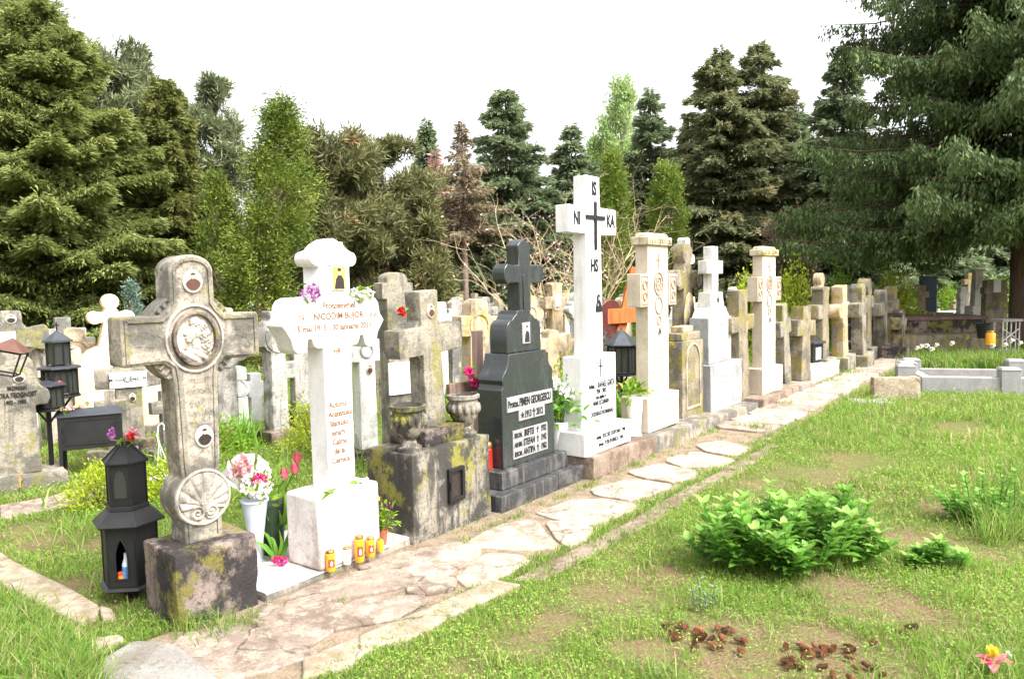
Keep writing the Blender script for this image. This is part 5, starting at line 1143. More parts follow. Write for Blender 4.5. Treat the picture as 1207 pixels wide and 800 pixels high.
def addstone(P, m_, h=.032):
    P = expand(P, .022); P = rounded(P, 1); n = len(P)
    P = [(x+.010*noise.noise((x*9, y*9, 0)), y+.010*noise.noise((x*9, y*9, 5))) for x, y in P]
    polys_px.append(P); ar = sum(P[i][0]*P[(i+1) % n][1]-P[(i+1) % n][0]*P[i][1] for i in range(n)); P = P if ar > 0 else P[::-1]
    mats_.setdefault(m_, MB()).zprism(P, -.02, h+.0013*len(polys_px))
for P, m_ in stones: addstone(pxp(P), m_, .012 if m_ == 'flagdark' else .018)
a_ = 8.1; rr = random.Random(3)
while a_ < 16.6:
    L_ = rr.uniform(.42, .62); dw = .12*(a_-8)/8
    addstone(rwp([(a_, -3.2+dw+rr.uniform(-.04, .04)), (a_+L_-.05, -3.2+dw+rr.uniform(-.05, .04)), (a_+L_-.05+rr.uniform(-.05, .05), -2.62+rr.uniform(-.04, .03)), (a_+rr.uniform(-.04, .04), -2.62+rr.uniform(-.04, .03))]), 'flag' if rr.random() < .65 else 'flagdark', .014); a_ += L_
for m_, mb0 in mats_.items(): tag(mb0.build('path_paving', m_, None, bevel=.008, smooth=35), kind='structure')
conc = pxp([(78, 812), (120, 785), (158, 762), (205, 765), (232, 785), (262, 812)]); ar = 0
m = MB(); m.zprism(rounded(conc, 1)[::-1] if sum(conc[i][0]*conc[(i+1) % 6][1]-conc[(i+1) % 6][0]*conc[i][1] for i in range(6)) < 0 else rounded(conc, 1), -.02, .036); tag(m.build('path_slab', 'flaglight', None, bevel=.01), kind='structure')
kp = zm([(450, 412), (840, 250), (1095, 138), (1190, 155), (960, 260), (830, 335), (700, 365), (590, 445), (450, 480)], 200, 640, 2.874)
kq = pxp(kp); m = MB(); m.zprism(kq if sum(kq[i][0]*kq[(i+1) % len(kq)][1]-kq[(i+1) % len(kq)][0]*kq[i][1] for i in range(len(kq))) > 0 else kq[::-1], -.05, .032)
tag(m.build('path_kerb', 'kerbyellow', None, bevel=.012), kind='structure'); 
k2 = rwp([(3.3, -2.50), (4.6, -2.445), (5.4, -2.47), (6.3, -2.44), (7.6, -2.44), (7.6, -2.31), (6.5, -2.28), (5.5, -2.32), (4.7, -2.29), (3.4, -2.34)]); m = MB(); m.zprism(k2[::-1], -.05, .011); tag(m.build('path_kerb', 'kerbbrown', None, bevel=.012), kind='structure')
k2b = rwp([(1.0, -2.52), (1.75, -2.53), (1.72, -2.33), (1.0, -2.33)]); m = MB(); m.zprism(k2b[::-1], -.05, .05); tag(m.build('path_kerb', 'kerbyellow', None, bevel=.012), kind='structure')
lf = []
for L_ in ([(0, 215), (90, 275), (330, 390), (480, 480), (450, 530), (350, 545), (220, 480), (100, 420), (-60, 330), (-60, 200)], [(330, 500), (420, 480), (430, 530), (380, 560), (335, 545)], [(470, 480), (530, 495), (540, 530), (480, 540)], [(380, 680), (460, 640), (560, 620), (590, 640), (480, 680), (410, 730)]):
    q = pxp(zm(L_, 0, 600, 4)); q = rounded(q, 1); lf.append(q); ar = sum(q[i][0]*q[(i+1) % len(q)][1]-q[(i+1) % len(q)][0]*q[i][1] for i in range(len(q)))
    m = MB(); m.zprism(q if ar > 0 else q[::-1], -.05, .026+.003*len(lf)); tag(m.build('side_path', 'kerbyellow', None, bevel=.01), kind='structure')
dp = pxp([(-60, 612), (-20, 600), (60, 586), (110, 570), (150, 566), (120, 590), (60, 602), (0, 614), (-60, 628)]); m = MB(); m.zprism(dp[::-1] if sum(dp[i][0]*dp[(i+1) % len(dp)][1]-dp[(i+1) % len(dp)][0]*dp[i][1] for i in range(len(dp))) < 0 else dp, -.03, .01); tag(m.build('side_path', 'flagdark', None), kind='structure')
# ================================================================== grass
def inpoly(X, Y, P):
    c = np.zeros(len(X), bool); n = len(P)
    for i in range(n):
        x0, y0 = P[i]; x1, y1 = P[(i+1) % n]
        cond = ((y0 > Y) != (y1 > Y)) & (X < (x1-x0)*(Y-y0)/((y1-y0) if y1 != y0 else 1e-9)+x0); c ^= cond
    return c
def blocked(X, Y, gaps=True):
    a = X*SD+Y*CD; w = X*CD-Y*SD
    b = inpoly(X, Y, path_poly)
    for P in polys_px: b |= inpoly(X, Y, P)
    b |= inpoly(X, Y, conc) | inpoly(X, Y, kq) | inpoly(X, Y, k2) | inpoly(X, Y, dp)
    for P in lf: b |= inpoly(X, Y, P)
    def rect(a0, a1, w0, w1): return (a > a0) & (a < a1) & (w > w0) & (w < w1)
    for r_ in ((1.95, 2.35, -3.80, -3.41), (2.36, 3.46, -4.19, -3.38), (3.44, 4.23, -3.78, -3.34), (4.28, 5.44, -3.92, -3.28), (5.43, 8.22, -3.83, -3.18), (8.24, 12.0, -3.95, -3.14), (12.25, 14.0, -4.0, -3.27)): b |= rect(*r_)
    b |= (X > 6.4) & (X < 10) & (Y > 10.6) & (Y < 12.0)
    return b
def n2(X, Y, f, s=0):   # cheap smooth value noise
    r0 = np.random.default_rng(100+s); T = r0.random((64, 64)); x = X*f+50; y = Y*f+50
    xi = np.floor(x).astype(int); yi = np.floor(y).astype(int); fx = x-xi; fy = y-yi; fx = fx*fx*(3-2*fx); fy = fy*fy*(3-2*fy)
    g_ = lambda i, j: T[i % 64, j % 64]
    return (g_(xi, yi)*(1-fx)*(1-fy)+g_(xi+1, yi)*fx*(1-fy)+g_(xi, yi+1)*(1-fx)*fy+g_(xi+1, yi+1)*fx*fy)
def fbm(X, Y, f, s=0): return .5*n2(X, Y, f, s)+.3*n2(X, Y, f*2.1, s+1)+.2*n2(X, Y, f*4.3, s+2)
bare = [(at(*q)[0], at(*q)[1], r_) for q, r_ in (((660, 735), .2), ((780, 680), .2), ((620, 760), .18), ((1150, 560), .3), ((870, 600), .18), ((1020, 770), .25), ((760, 770), .2), ((1120, 600), .2), ((60, 640), .2), ((90, 690), .15), ((30, 625), .2), ((720, 705), .30), ((690, 700), .2), ((850, 750), .32), ((980, 770), .35), ((1080, 640), .28), ((1060, 720), .3), ((960, 560), .45), ((1010, 545), .4), ((910, 570), .3), ((1130, 505), .5), ((1000, 700), .3), ((150, 705), .22), ((190, 705), .15), ((560, 790), .12), ((400, 600), .0), ((120, 640), .2), ((1150, 650), .25), ((880, 790), .3))]
def barefac(X, Y):
    b = np.zeros(len(X))
    for x, y, r_ in bare:
        if r_ > 0: b = np.maximum(b, np.exp(-(((X-x)**2+(Y-y)**2)/(r_*.82)**2)))
    return np.clip(b*(.05+2.1*fbm(X, Y, 8, 31)), 0, 1)
Ps = []; Ls = []; Ws = []; Ts = []
def scatter(n, d0, d1, ang0, ang1):
    d = np.sqrt(rng.random(n)*(d1*d1-d0*d0)+d0*d0); th = R_(ang0)+rng.random(n)*R_(ang1-ang0)
    return d*np.sin(th), d*np.cos(th)
for n_, d0, d1, l_, w_ in ((130000, 2.2, 4.6, .036, .0040), (140000, 4.6, 8.5, .044, .006), (100000, 8.5, 15, .065, .011), (60000, 15, 30, .12, .03)):
    X, Y = scatter(n_, d0, d1, -40, 40)
    a = X*SD+Y*CD; w = X*CD-Y*SD
    den = fbm(X, Y, 2.2, 3)*.9+.25-barefac(X, Y)*.95
    right = w > -2.5
    den = np.where(right, den, den+.05)
    keep = (rng.random(len(X)) < den**1.5*1.5) & ~blocked(X, Y)
    X, Y, w = X[keep], Y[keep], w[keep]; n = len(X)
    tall = np.clip((fbm(X, Y, .9, 9)-.45)*4, 0, 1)
    L_ = l_*(.5+rng.random(n)*.9)*(1+.9*tall)
    Ps.append(np.stack([X, Y, np.zeros(n)], 1)); Ls.append(L_); Ws.append(w_*(.7+.6*rng.random(n)))
    tt = np.clip(fbm(X, Y, 1.1, 5)*.8+rng.random(n)*.45-.1, 0, .72); dry = rng.random(n) < .13; tt[dry] = .95; Ts.append(tt)
tag(blades('grass', np.concatenate(Ps), np.concatenate(Ls), np.concatenate(Ws), 'grassg', None, np.concatenate(Ts), bend=.9, lean=.55), kind='stuff')
# tall tufts (around the block, lower left, along kerbs, path seams)
Ps = []; Ls = []; Ws = []
def tuft(u, v, n, r_, l_, w_=.006):
    x, y, _ = at(u, v); q = rng.normal(size=(n, 2))*r_; Ps.append(np.stack([x+q[:, 0], y+q[:, 1], np.zeros(n)], 1)); Ls.append(l_*(.5+.8*rng.random(n))); Ws.append(np.full(n, w_))
for u, v, n, r_, l_ in [(215, 738, 60, .05, .13), (235, 742, 70, .05, .14), (262, 745, 70, .05, .12), (285, 735, 40, .05, .08), (195, 735, 40, .05, .10), (300, 730, 25, .04, .06), (250, 750, 40, .06, .09), (160, 722, 50, .08, .07), (130, 755, 60, .08, .08)]: tuft(u, v, n, r_, l_, .005)
for _ in range(210):
    u = random.uniform(-30, 95); v = random.uniform(722+u*.60, 835); tuft(u, v, 34, .05, .15, .006)
for _ in range(60): tuft(random.uniform(-40, 20), random.uniform(730, 830), 30, .05, .17, .006)
for u, v, n, r_, l_ in [(895, 508, 60, .05, .12), (930, 478, 60, .08, .11), (870, 505, 40, .06, .08), (980, 452, 70, .1, .14), (1000, 443, 80, .12, .16), (560, 612, 20, .04, .05), (545, 620, 20, .03, .04), (585, 600, 16, .03, .05), (950, 470, 50, .08, .09), (1010, 435, 60, .15, .14)]: tuft(u, v, n, r_, l_, .009)
for k in range(750):      # seams of the path and along the right kerb
    a0 = random.uniform(1.2, 9); w0 = random.choice([-2.545, -2.56, -2.5, -2.44, -2.33, -2.28, -3.38, random.uniform(-3.3, -2.5)]) + random.gauss(0, .02)
    if 2.3 < a0 < 9 and w0 < -3.34: w0 = -3.15
    x, y, _ = RW(a0, w0); X = np.array([x]); Y = np.array([y])
    if any(inpoly(X, Y, P)[0] for P in polys_px): continue
    n = 14; q = rng.normal(size=(n, 2))*.03; Ps.append(np.stack([x+q[:, 0], y+q[:, 1], np.full(n, .008)], 1)); Ls.append(.022+.03*rng.random(n)); Ws.append(np.full(n, .0045))
for k in range(330):
    x, y, _ = RW(random.uniform(1.5, 11), random.uniform(-2.1, 4.5))
    if y < 2.3 or barefac(np.array([x]), np.array([y]))[0] > .45: continue
    n = 26; q = rng.normal(size=(n, 2))*.035*(1+y*.12); Ps.append(np.stack([x+q[:, 0], y+q[:, 1], np.zeros(n)], 1)); Ls.append((.05+.09*rng.random(n))*random.uniform(.7, 1.5)); Ws.append(np.full(n, .0045+.0006*y))
for k in range(150):
    x, y, _ = RW(random.uniform(2, 20), random.uniform(-14, -5)); n = 40; q = rng.normal(size=(n, 2))*.16; Ps.append(np.stack([x+q[:, 0], y+q[:, 1], np.zeros(n)], 1)); Ls.append(.12+.22*rng.random(n)); Ws.append(np.full(n, .014))
for k in range(60):       # rough turf between the graves behind the row
    x, y, _ = RW(random.uniform(2, 12), random.uniform(-5.6, -3.95)); n = 45; q = rng.normal(size=(n, 2))*.09; Ps.append(np.stack([x+q[:, 0], y+q[:, 1], np.zeros(n)], 1)); Ls.append(.08+.16*rng.random(n)); Ws.append(np.full(n, .008))
for k in range(60):
    x, y = far(random.uniform(1080, 1215), random.uniform(12.6, 13.6)); n = 60; q = rng.normal(size=(n, 2))*.15; Ps.append(np.stack([x+q[:, 0], y+q[:, 1], np.zeros(n)], 1)); Ls.append(.25+.2*rng.random(n)); Ws.append(np.full(n, .016))
for k in range(26):
    x, y, _ = at(random.uniform(1150, 1230), random.uniform(560, 640)); n = 30; q = rng.normal(size=(n, 2))*.06; Ps.append(np.stack([x+q[:, 0], y+q[:, 1], np.zeros(n)], 1)); Ls.append(.12+.18*rng.random(n)); Ws.append(np.full(n, .006))
tag(blades('tall_grass', np.concatenate(Ps), np.concatenate(Ls), np.concatenate(Ws), 'grassg', None, None, bend=.9, lean=.6), kind='stuff')
# clover and small broad weeds
Xs = []; Ys = []
for n_, d0, d1, sz in ((75000, 2.2, 5.5, .010), (60000, 5.5, 11, .016), (16000, 11, 20, .03)):
    X, Y = scatter(n_, d0, d1, -40, 40); keep = (fbm(X, Y, 3, 20) > .36) & (rng.random(len(X)) > barefac(X, Y)) & ~blocked(X, Y); X = X[keep]; Y = Y[keep]; n = len(X)
    az = rng.random(n)*6.28; D = np.stack([np.cos(az), np.sin(az), rng.uniform(-.1, .6, n)], 1)
    o = sprays('clover', np.stack([X, Y, rng.uniform(.008, .045, n)*(sz/.011)**.7], 1), D, sz*rng.uniform(.7, 1.8, n), sz*rng.uniform(.6, 1.1, n), 'weed', None, np.clip(fbm(X, Y, 1.3, 6)*.8+rng.random(n)*.3-.05, 0, 1), np.tile([0, 0, 1.], (n, 1))+rng.normal(size=(n, 3))*.35)
    tag(o, kind='stuff')
# dry litter
X, Y = scatter(26000, 2.2, 7, -40, 40); a = X*SD+Y*CD; w = X*CD-Y*SD; keep = ((barefac(X, Y) > .2) | (rng.random(len(X)) < .10) | ((w < -3.1) & (w > -3.36) & (rng.random(len(X)) < .8))) & ~((w > -3.1) & (w < -2.5) & (rng.random(len(X)) < .85)) & ~((w > -4.3) & (w < -3.36) & (a < 8)); X = X[keep]; Y = Y[keep]; n = len(X); az = rng.random(n)*6.28
tag(sprays('dry_litter', np.stack([X, Y, np.full(n, .012)+.03*((w[keep] > -3.4) & (w[keep] < -2.5))], 1), np.stack([np.cos(az), np.sin(az), rng.uniform(-.02, .2, n)], 1), rng.uniform(.01, .05, n), rng.uniform(.002, .006, n), 'larch', None, None, np.tile([0, 0, 1.], (n, 1))), kind='stuff')
# ================================================================== plants
def strap(loc, label, n, l_, w_, name='strap_leaf_plant', cat='plant', mat='irisleaf', r_=.06, lean=.35, group=None):
    t = thing(name, label, cat, loc, 0, group); q = rng.normal(size=(n, 2))*r_
    blades('leaves', np.stack([q[:, 0], q[:, 1], np.zeros(n)], 1), l_*(.6+.6*rng.random(n)), w_, mat, t, None, bend=.7, lean=lean); return t
strap(at(290, 530), 'tall bright green strap-leaved clump behind the grey plastic vase', 70, .42, .022)
strap(at(735, 508), 'bright green leaf clump behind the post lantern', 40, .5, .05)
strap((*far(960, 13.6),0), 'bright green daylily clump beyond the white tomb slab', 90, .45, .03, r_=.25)
strap((*far(700, 8.8),0), 'lime leaves rising behind the white bouquet', 30, .55, .05)
def bush(loc, label, rx, rz, n, lw, mat, name='bush', cat='shrub', group=None, ry=None, clump=24, seedv=0):
    t = thing(name, label, cat, loc, 0, group); r0 = np.random.default_rng(seedv+len(label)); ry = ry or rx
    nc = max(6, n//clump); u_ = unit(r0.normal(size=(nc, 3))); u_[:, 2] = np.abs(u_[:, 2])*1.1-.15; rad = r0.uniform(.55, 1.02, nc)[:, None]
    cc = u_*rad*[rx, ry, rz]; cc[:, 2] = np.maximum(cc[:, 2], .04*rz)+.05
    C = np.repeat(cc, clump, 0)+r0.normal(size=(nc*clump, 3))*[rx*.13, ry*.13, rz*.12]; m_ = len(C)
    D = unit(C-[0, 0, rz*.1])+r0.normal(size=(m_, 3))*.6+[0, 0, .3]; tc = np.repeat(r0.random(nc), clump)
    sprays('foliage', C, D, lw*2*r0.uniform(.6, 1.3, m_), lw, mat, t, np.clip(tc*.65+r0.random(m_)*.4, 0, 1))
    mm = MB()
    for k in range(8):
        a = k*.785+r0.random()*.4; mm.tube([(0, 0, -.03), (math.cos(a)*rx*.3, math.sin(a)*ry*.3, rz*.5), (math.cos(a)*rx*.65, math.sin(a)*ry*.65, rz*.85)], [.012*rz+.004, .008*rz+.003, .003], 5)
    mm.build('stems', 'bark', t); return t
bush(at(122, 598), 'low lime yellow shrub just left of the sooty black lantern', .26, .30, 3000, .014, 'limebush')
bush(at(205, 585), 'lime yellow shrub between the sooty lantern and the carved cross', .30, .26, 2600, .014, 'limebush', seedv=1)
bush((*far(235, 7.5), 0), 'green leafy weeds behind the carved cross shaft', .45, .35, 2200, .02, 'greenbush')
bush((*far(368, 7.6), 0), 'yellow flowering shrub behind the white marble cross', .4, .5, 2200, .02, 'limebush', seedv=3)
bush((*far(676, 7.6), 0), 'pale green shrub between the black monument and the tall white cross', .38, .85, 2600, .024, 'limebush', seedv=4)
bush(at(575, 590), 'small green sprout at the corner of the black plinth', .05, .09, 160, .012, 'greenbush', 'sprout', 'plant')
bush((*far(712, 9.6), 0), 'grey green rounded shrub behind the post lantern', .3, .95, 2000, .02, 'bluefir')
# broad leaved clump on the turf (many stems)
def leafclump(loc, label, nst, r_, h_, ll, mat='peony', name='leafy_plant', seedv=1):
    t = thing(name, label, 'plant', loc, 0); r0 = np.random.default_rng(seedv); C = []; D = []; L_ = []; T_ = []; mm = MB()
    for k in range(nst):
        a = r0.random()*6.28; q = r_*math.sqrt(r0.random()); bx_, by_ = q*math.cos(a)*1.45, q*math.sin(a)*.75; hh = h_*(.40+.68*r0.random())*(1.08-.35*(q/r_)**2)
        lx, ly = bx_*1.35+r0.normal()*.03, by_*1.35+r0.normal()*.03
        mm.tube([(bx_, by_, -.01), ((bx_+lx)/2, (by_+ly)/2, hh*.6), (lx, ly, hh)], [.004, .0035, .002], 5)
        nw = 7; tb_ = r0.random()*.5
        for j in range(nw):
            f = .30+.70*j/(nw-1); px_, py_, pz_ = bx_+(lx-bx_)*f, by_+(ly-by_)*f, hh*f
            for s_ in range(4 if j == nw-1 else 3):
                b_ = a+j*1.3+s_*(1.57 if j == nw-1 else 2.09)+r0.normal()*.2; up = .35+.6*f+(.3 if j == nw-1 else 0)
                C.append((px_, py_, pz_)); D.append((math.cos(b_), math.sin(b_), up)); L_.append(ll*(.65+.5*r0.random())*(1.1-.35*f)); T_.append(min(1, tb_*.6+.55*f*r0.random()+.1+(.25 if j == nw-1 else 0)))
    n = len(C); L_ = np.array(L_); leaves('foliage', np.array(C), np.array(D), np.tile([0, 0, 1.], (n, 1)), L_, L_*.52, mat, t, np.array(T_), droop=.28, fold=.12)
    mm.build('stems', 'greenbush', t); return t
leafclump(at(928, 668), 'large broad-leaved green clump on the turf right of the path', 64, .28, .42, .115)
leafclump(at(1178, 615), 'smaller fine-leaved plant at the right edge of the turf', 40, .22, .32, .06, 'peony', seedv=4)
leafclump(at(1110, 668), 'low leafy plant right of the large broad-leaved clump', 12, .10, .14, .08, 'peony', seedv=6)
sd = thing('rose_seedling', 'thin dark upright stems with few leaves in front of the broad-leaved clump', 'plant', at(829, 722), 0)
mm = MB(); C = []; D = []
for k in range(4):
    x = (k-1.5)*.028+.01*math.sin(k*3); h_ = .13+.05*math.sin(k*2.1); mm.tube([(x, .01*math.sin(k), -.02), (x*1.1, .01, h_*.6), (x*1.3+.008*math.sin(k*5), .02, h_)], .0022, 5)
    for j in range(6): C.append((x*1.15, 0, h_*(.35+.13*j))); D.append((math.cos(j*2.4+k), math.sin(j*2.4+k), .5))
mm.build('stems', 'bark', sd); leaves('leaves', np.array(C), np.array(D), np.tile([0, 0, 1.], (len(C), 1)), .035, .014, 'bluefir', sd)
# pine cones on the bare soil
cone0 = None
spots = [(793+random.uniform(-8, 85), 742+random.uniform(-8, 24)) for _ in range(24)]+[(925+random.uniform(-4, 115), 772+random.uniform(-16, 26)) for _ in range(28)]+[(1065, 745), (1075, 738)]
spots.sort()
for i, (u, v) in enumerate(spots):
    p = at(u, v, .022); grp = 'pine cones scattered on the bare soil at the lower right'
    lab = 'brown pine cone lying in the loose heaps on bare soil at the lower right'
    if cone0 is None:
        cone0 = thing('pine_cone', lab, 'pine cone', p, 0, grp); C = []; D = []; k = 0
        pr_ = [(.004, -.045), (.012, -.03), (.015, 0), (.011, .03), (.003, .045)]
        mb0 = MB().lathe(pr_, 10); mb0.v = [(z, x, y) for x, y, z in mb0.v]; mb0.build('core', 'bark', cone0, smooth=60)
        for k in range(70):
            f = k/69; z = -.042+.084*f; a = k*2.4; r_ = .016*math.sin(math.pi*(.12+.8*(1-f)))+.003; C.append((z, r_*.6*math.cos(a), r_*.6*math.sin(a))); D.append((-.5+.9*0+.7, math.cos(a), math.sin(a)))
        leaves('scales', np.array(C), np.array(D), np.tile([1., .1, 0], (70, 1)), .016, .013, 'conebrown', cone0, droop=.1); cc = cone0
    else: cc = copy_thing(cone0, p, random.uniform(0, 6.28), lab)
    cc.rotation_euler = (0, random.uniform(-.3, .3), random.uniform(0, 6.28)); cc.scale = (random.uniform(.45, .72),)*3
# daffodils at the right
for i, (u, d) in enumerate(((1081, 12.9), (1086, 12.7), (1092, 13.0), (1098, 12.6), (1104, 13.1), (1122, 13.0), (1186, 13.0), (1193, 12.8), (1170, 13.1), (1203, 12.9))):
    x, y = far(u, d); h_ = random.uniform(.42, .55); 
    if i == 0:
        df0 = thing('daffodil', '', 'daffodil', (x, y, 0), 0, 'pale daffodils in the grass behind the granite border')
        MB().tube([(0, 0, 0), (.01, 0, .3), (0, -.02, .48)], .005, 5).build('stem', 'greenbush', df0)
        flower_heads('flower', [(0, -.02, .49, .045)], 'petalw', df0, 16); flower_heads('trumpet', [(0, -.05, .49, .02)], 'petaly', df0, 12); o = df0
    else: o = copy_thing(df0, (x, y, 0), random.uniform(-.5, .5))
    o.scale = (1, 1, h_/.49); o['label'] = 'pale daffodil standing in the tall grass behind the light granite border at the right'
# ================================================================== trees
rt_ = np.random.default_rng(5)
def trunk(t, H, r0, r1, mat='bark', bend=(0, 0), limbs=()):
    m = MB(); n = 8; m.tube([(bend[0]*(k/n)**2, bend[1]*(k/n)**2, -.1+(H+.1)*k/n) for k in range(n+1)], [r0+(r1-r0)*k/n for k in range(n+1)], 10)
    for L_ in limbs: m.tube(L_[0], L_[1], 6)
    return m.build('trunk', mat, t, smooth=60)
def conifer(u, vtop, dist, hw, label, mat, z0=.5, dens=1., p=.9, droop=.25, leaf=.16, name='spruce_tree', bark='bark', ragged=.25, group=None, gap=0., nb=None, up=.0, cat='spruce'):
    """spruce-like tree: whorls of drooping branches carrying needle sprays; hw = half width in photo pixels"""
    x, y = far(u, dist); H = ztop(u, vtop, dist); Rm = 1.75*hw/900*dist
    t = thing(name, label, cat, (x, y, 0), 0, group); r0 = np.random.default_rng(abs(int(u*7+vtop)))
    nb = nb or int(H*26); zb = z0+(H-z0)*np.sort(r0.random(nb))**.92; f = (zb-z0)/(H-z0)
    Lb = Rm*((1-f)**p*.97+.03)*r0.uniform(1-ragged*1.6, 1+ragged*.5, nb)
    azb = r0.random(nb)*6.283
    if gap: Lb *= np.where(r0.random(nb) < gap, .25, 1)
    per = np.maximum(6, (dens*185*Lb*(1+1.4*Lb/Rm)/max(.6, leaf/.16)**1.3)).astype(int); idx = np.repeat(np.arange(nb), per); n = len(idx)
    s = r0.random(n)**.62; L_ = Lb[idx]; az = azb[idx]
    side = r0.normal(size=n)*.20*L_*(1.15-s); rr_ = s*L_
    zz = zb[idx]-droop*rr_+up*rr_+.14*droop*rr_*rr_/np.maximum(L_, .1)+r0.normal(size=n)*.05-np.abs(side)*.3
    C = np.stack([rr_*np.cos(az)-side*np.sin(az), rr_*np.sin(az)+side*np.cos(az), np.maximum(zz, .1)], 1)
    D = np.stack([np.cos(az)-np.sign(side)*np.sin(az)*.8, np.sin(az)+np.sign(side)*np.cos(az)*.8, -.35+r0.normal(size=n)*.35], 1)+r0.normal(size=(n, 3))*.25
    tb_ = r0.random(nb)[idx]; tn = np.clip(tb_*.45+s*.3+r0.random(n)*.25, 0, 1)
    sprays('crown', C, D, leaf*r0.uniform(.7, 1.6, n), leaf*.30*r0.uniform(.7, 1.3, n), mat, t, tn)
    limbs = [([(0, 0, zb[i]), (Lb[i]*.5*math.cos(azb[i]), Lb[i]*.5*math.sin(azb[i]), zb[i]-droop*Lb[i]*.5), (Lb[i]*.85*math.cos(azb[i]), Lb[i]*.85*math.sin(azb[i]), zb[i]-droop*Lb[i]*.8+up*Lb[i]*.8)], [.02+.01*Lb[i], .015, .006]) for i in range(0, nb, 3)]
    trunk(t, H*.97, .016*H+.03, .015, bark, limbs=limbs); return t
def plume(u, vtop, dist, hw, label, mat, shape='cone', n=40000, leaf=.10, name='thuja_tree', lump=.33, vb=None, group=None, cat='thuja', lean=0, irregular=.22, clump=110, z0=.1, up=1.0, bark='barkpale', holes=.0):
    """dense evergreen built of upright plumes of scale leaves"""
    x, y = far(u, dist); H = ztop(u, vtop, dist); Rm = hw/900*dist
    t = thing(name, label, cat, (x, y, 0), 0, group); r0 = np.random.default_rng(abs(int(u*13+vtop)))
    nc = n//clump; f = r0.random(nc)**.85; az = r0.random(nc)*6.283
    prof = {'cone': lambda f: (1-f)**.75*(.75+.25*np.minimum(1, f*6)), 'column': lambda f: np.minimum(1, (1-f)*3.2)**.6*np.minimum(1, .75+f*2), 'egg': lambda f: np.sqrt(np.clip(1-((f-.38)/.63)**2, 0, 1)), 'round': lambda f: np.sqrt(np.clip(1-((f-.6)/.42)**2, .02, 1))}[shape](f)
    lump_n = 1+irregular*np.sin(az*3+f*9+u)*np.cos(f*17+az*2)+irregular*.6*r0.normal(size=nc)*.6
    rad = Rm*prof*lump_n*(1-.75*r0.random(nc)**2.6)
    zc_ = z0+(H-z0)*f; cc = np.stack([rad*np.cos(az)+lean*(zc_/H)**1.5, rad*np.sin(az), zc_], 1)
    if holes:
        k_ = r0.random(nc) > holes*(np.sin(az*4+f*23) > .2); cc = cc[k_]; az = az[k_]; rad = rad[k_]; nc = len(cc)
    C = np.repeat(cc, clump, 0); m_ = len(C); q = r0.normal(size=(m_, 3)); ou = np.repeat(np.stack([np.cos(az), np.sin(az), np.full(nc, up)], 1), clump, 0)
    C = C+q*[lump*.42, lump*.42, lump*.62]+unit(ou)*(r0.random((m_, 1))-.3)*lump*.9
    C[:, 2] = np.maximum(C[:, 2], .05)
    D = unit(ou)*.9+r0.normal(size=(m_, 3))*.55; tc = np.repeat(r0.random(nc), clump)
    sprays('crown', C, D, leaf*r0.uniform(.7, 1.5, m_), leaf*.36*r0.uniform(.7, 1.3, m_), mat, t, np.clip(tc*.6+r0.random(m_)*.4, 0, 1))
    limbs = []
    for i in range(0, nc, max(1, nc//40)):
        c_ = cc[i]; zs = max(.2, c_[2]*.55); limbs.append(([(lean*(zs/H)**1.5, 0, zs), (c_[0]*.5, c_[1]*.5, (zs+c_[2])*.5), tuple(c_*.93)], [.05, .03, .01]))
    trunk(t, H*.9, .02*H+.03, .02, bark, (lean*.85, 0), limbs); return t
def pine(u, vtop, dist, hw, label, mat='pine', ntuft=700, name='pine_tree', z0=1.2, needles=46, tl=.26, group=None, flat=.5, bark='bark', shape=.55):
    x, y = far(u, dist); H = ztop(u, vtop, dist); Rm = hw/900*dist
    t = thing(name, label, 'pine', (x, y, 0), 0, group); r0 = np.random.default_rng(int(u*3+vtop))
    nb = int(H*9); zb = z0+(H-z0)*(r0.random(nb)); f = (zb-z0)/(H-z0); Lb = Rm*np.sqrt(np.clip(1-((f-.35)/.70)**2, .04, 1))*r0.uniform(.6, 1.08, nb); azb = r0.random(nb)*6.283
    idx = r0.choice(nb, ntuft, p=Lb/Lb.sum()); s = .35+.68*r0.random(ntuft)**.8; az = azb[idx]+r0.normal(size=ntuft)*.22/s; L_ = Lb[idx]*s
    cc = np.stack([L_*np.cos(az), L_*np.sin(az), np.minimum(zb[idx]+.18*L_+r0.normal(size=ntuft)*.16, H)], 1)
    C = np.repeat(cc, needles, 0); m_ = len(C); D = unit(r0.normal(size=(m_, 3))+[0, 0, .55]+np.repeat(np.stack([np.cos(az), np.sin(az), np.zeros(ntuft)], 1)*.5, needles, 0))
    C = C+D*.05*r0.random((m_, 1))+r0.normal(size=(m_, 3))*tl*.28; tc = np.repeat(np.clip(r0.random(ntuft)*.75+.25*(r0.random(ntuft) < .12), 0, 1), needles)
    sprays('crown', C, D, tl*r0.uniform(.7, 1.2, m_), tl*.16, mat, t, np.clip(tc*.75+r0.random(m_)*.22, 0, 1))
    limbs = [([(0, 0, zb[i]*.92), (Lb[i]*.5*math.cos(azb[i]), Lb[i]*.5*math.sin(azb[i]), zb[i]), (Lb[i]*.95*math.cos(azb[i]), Lb[i]*.95*math.sin(azb[i]), zb[i]+.17*Lb[i])], [.05, .03, .012]) for i in range(nb)]
    trunk(t, H*.95, .018*H+.04, .03, bark, limbs=limbs); return t
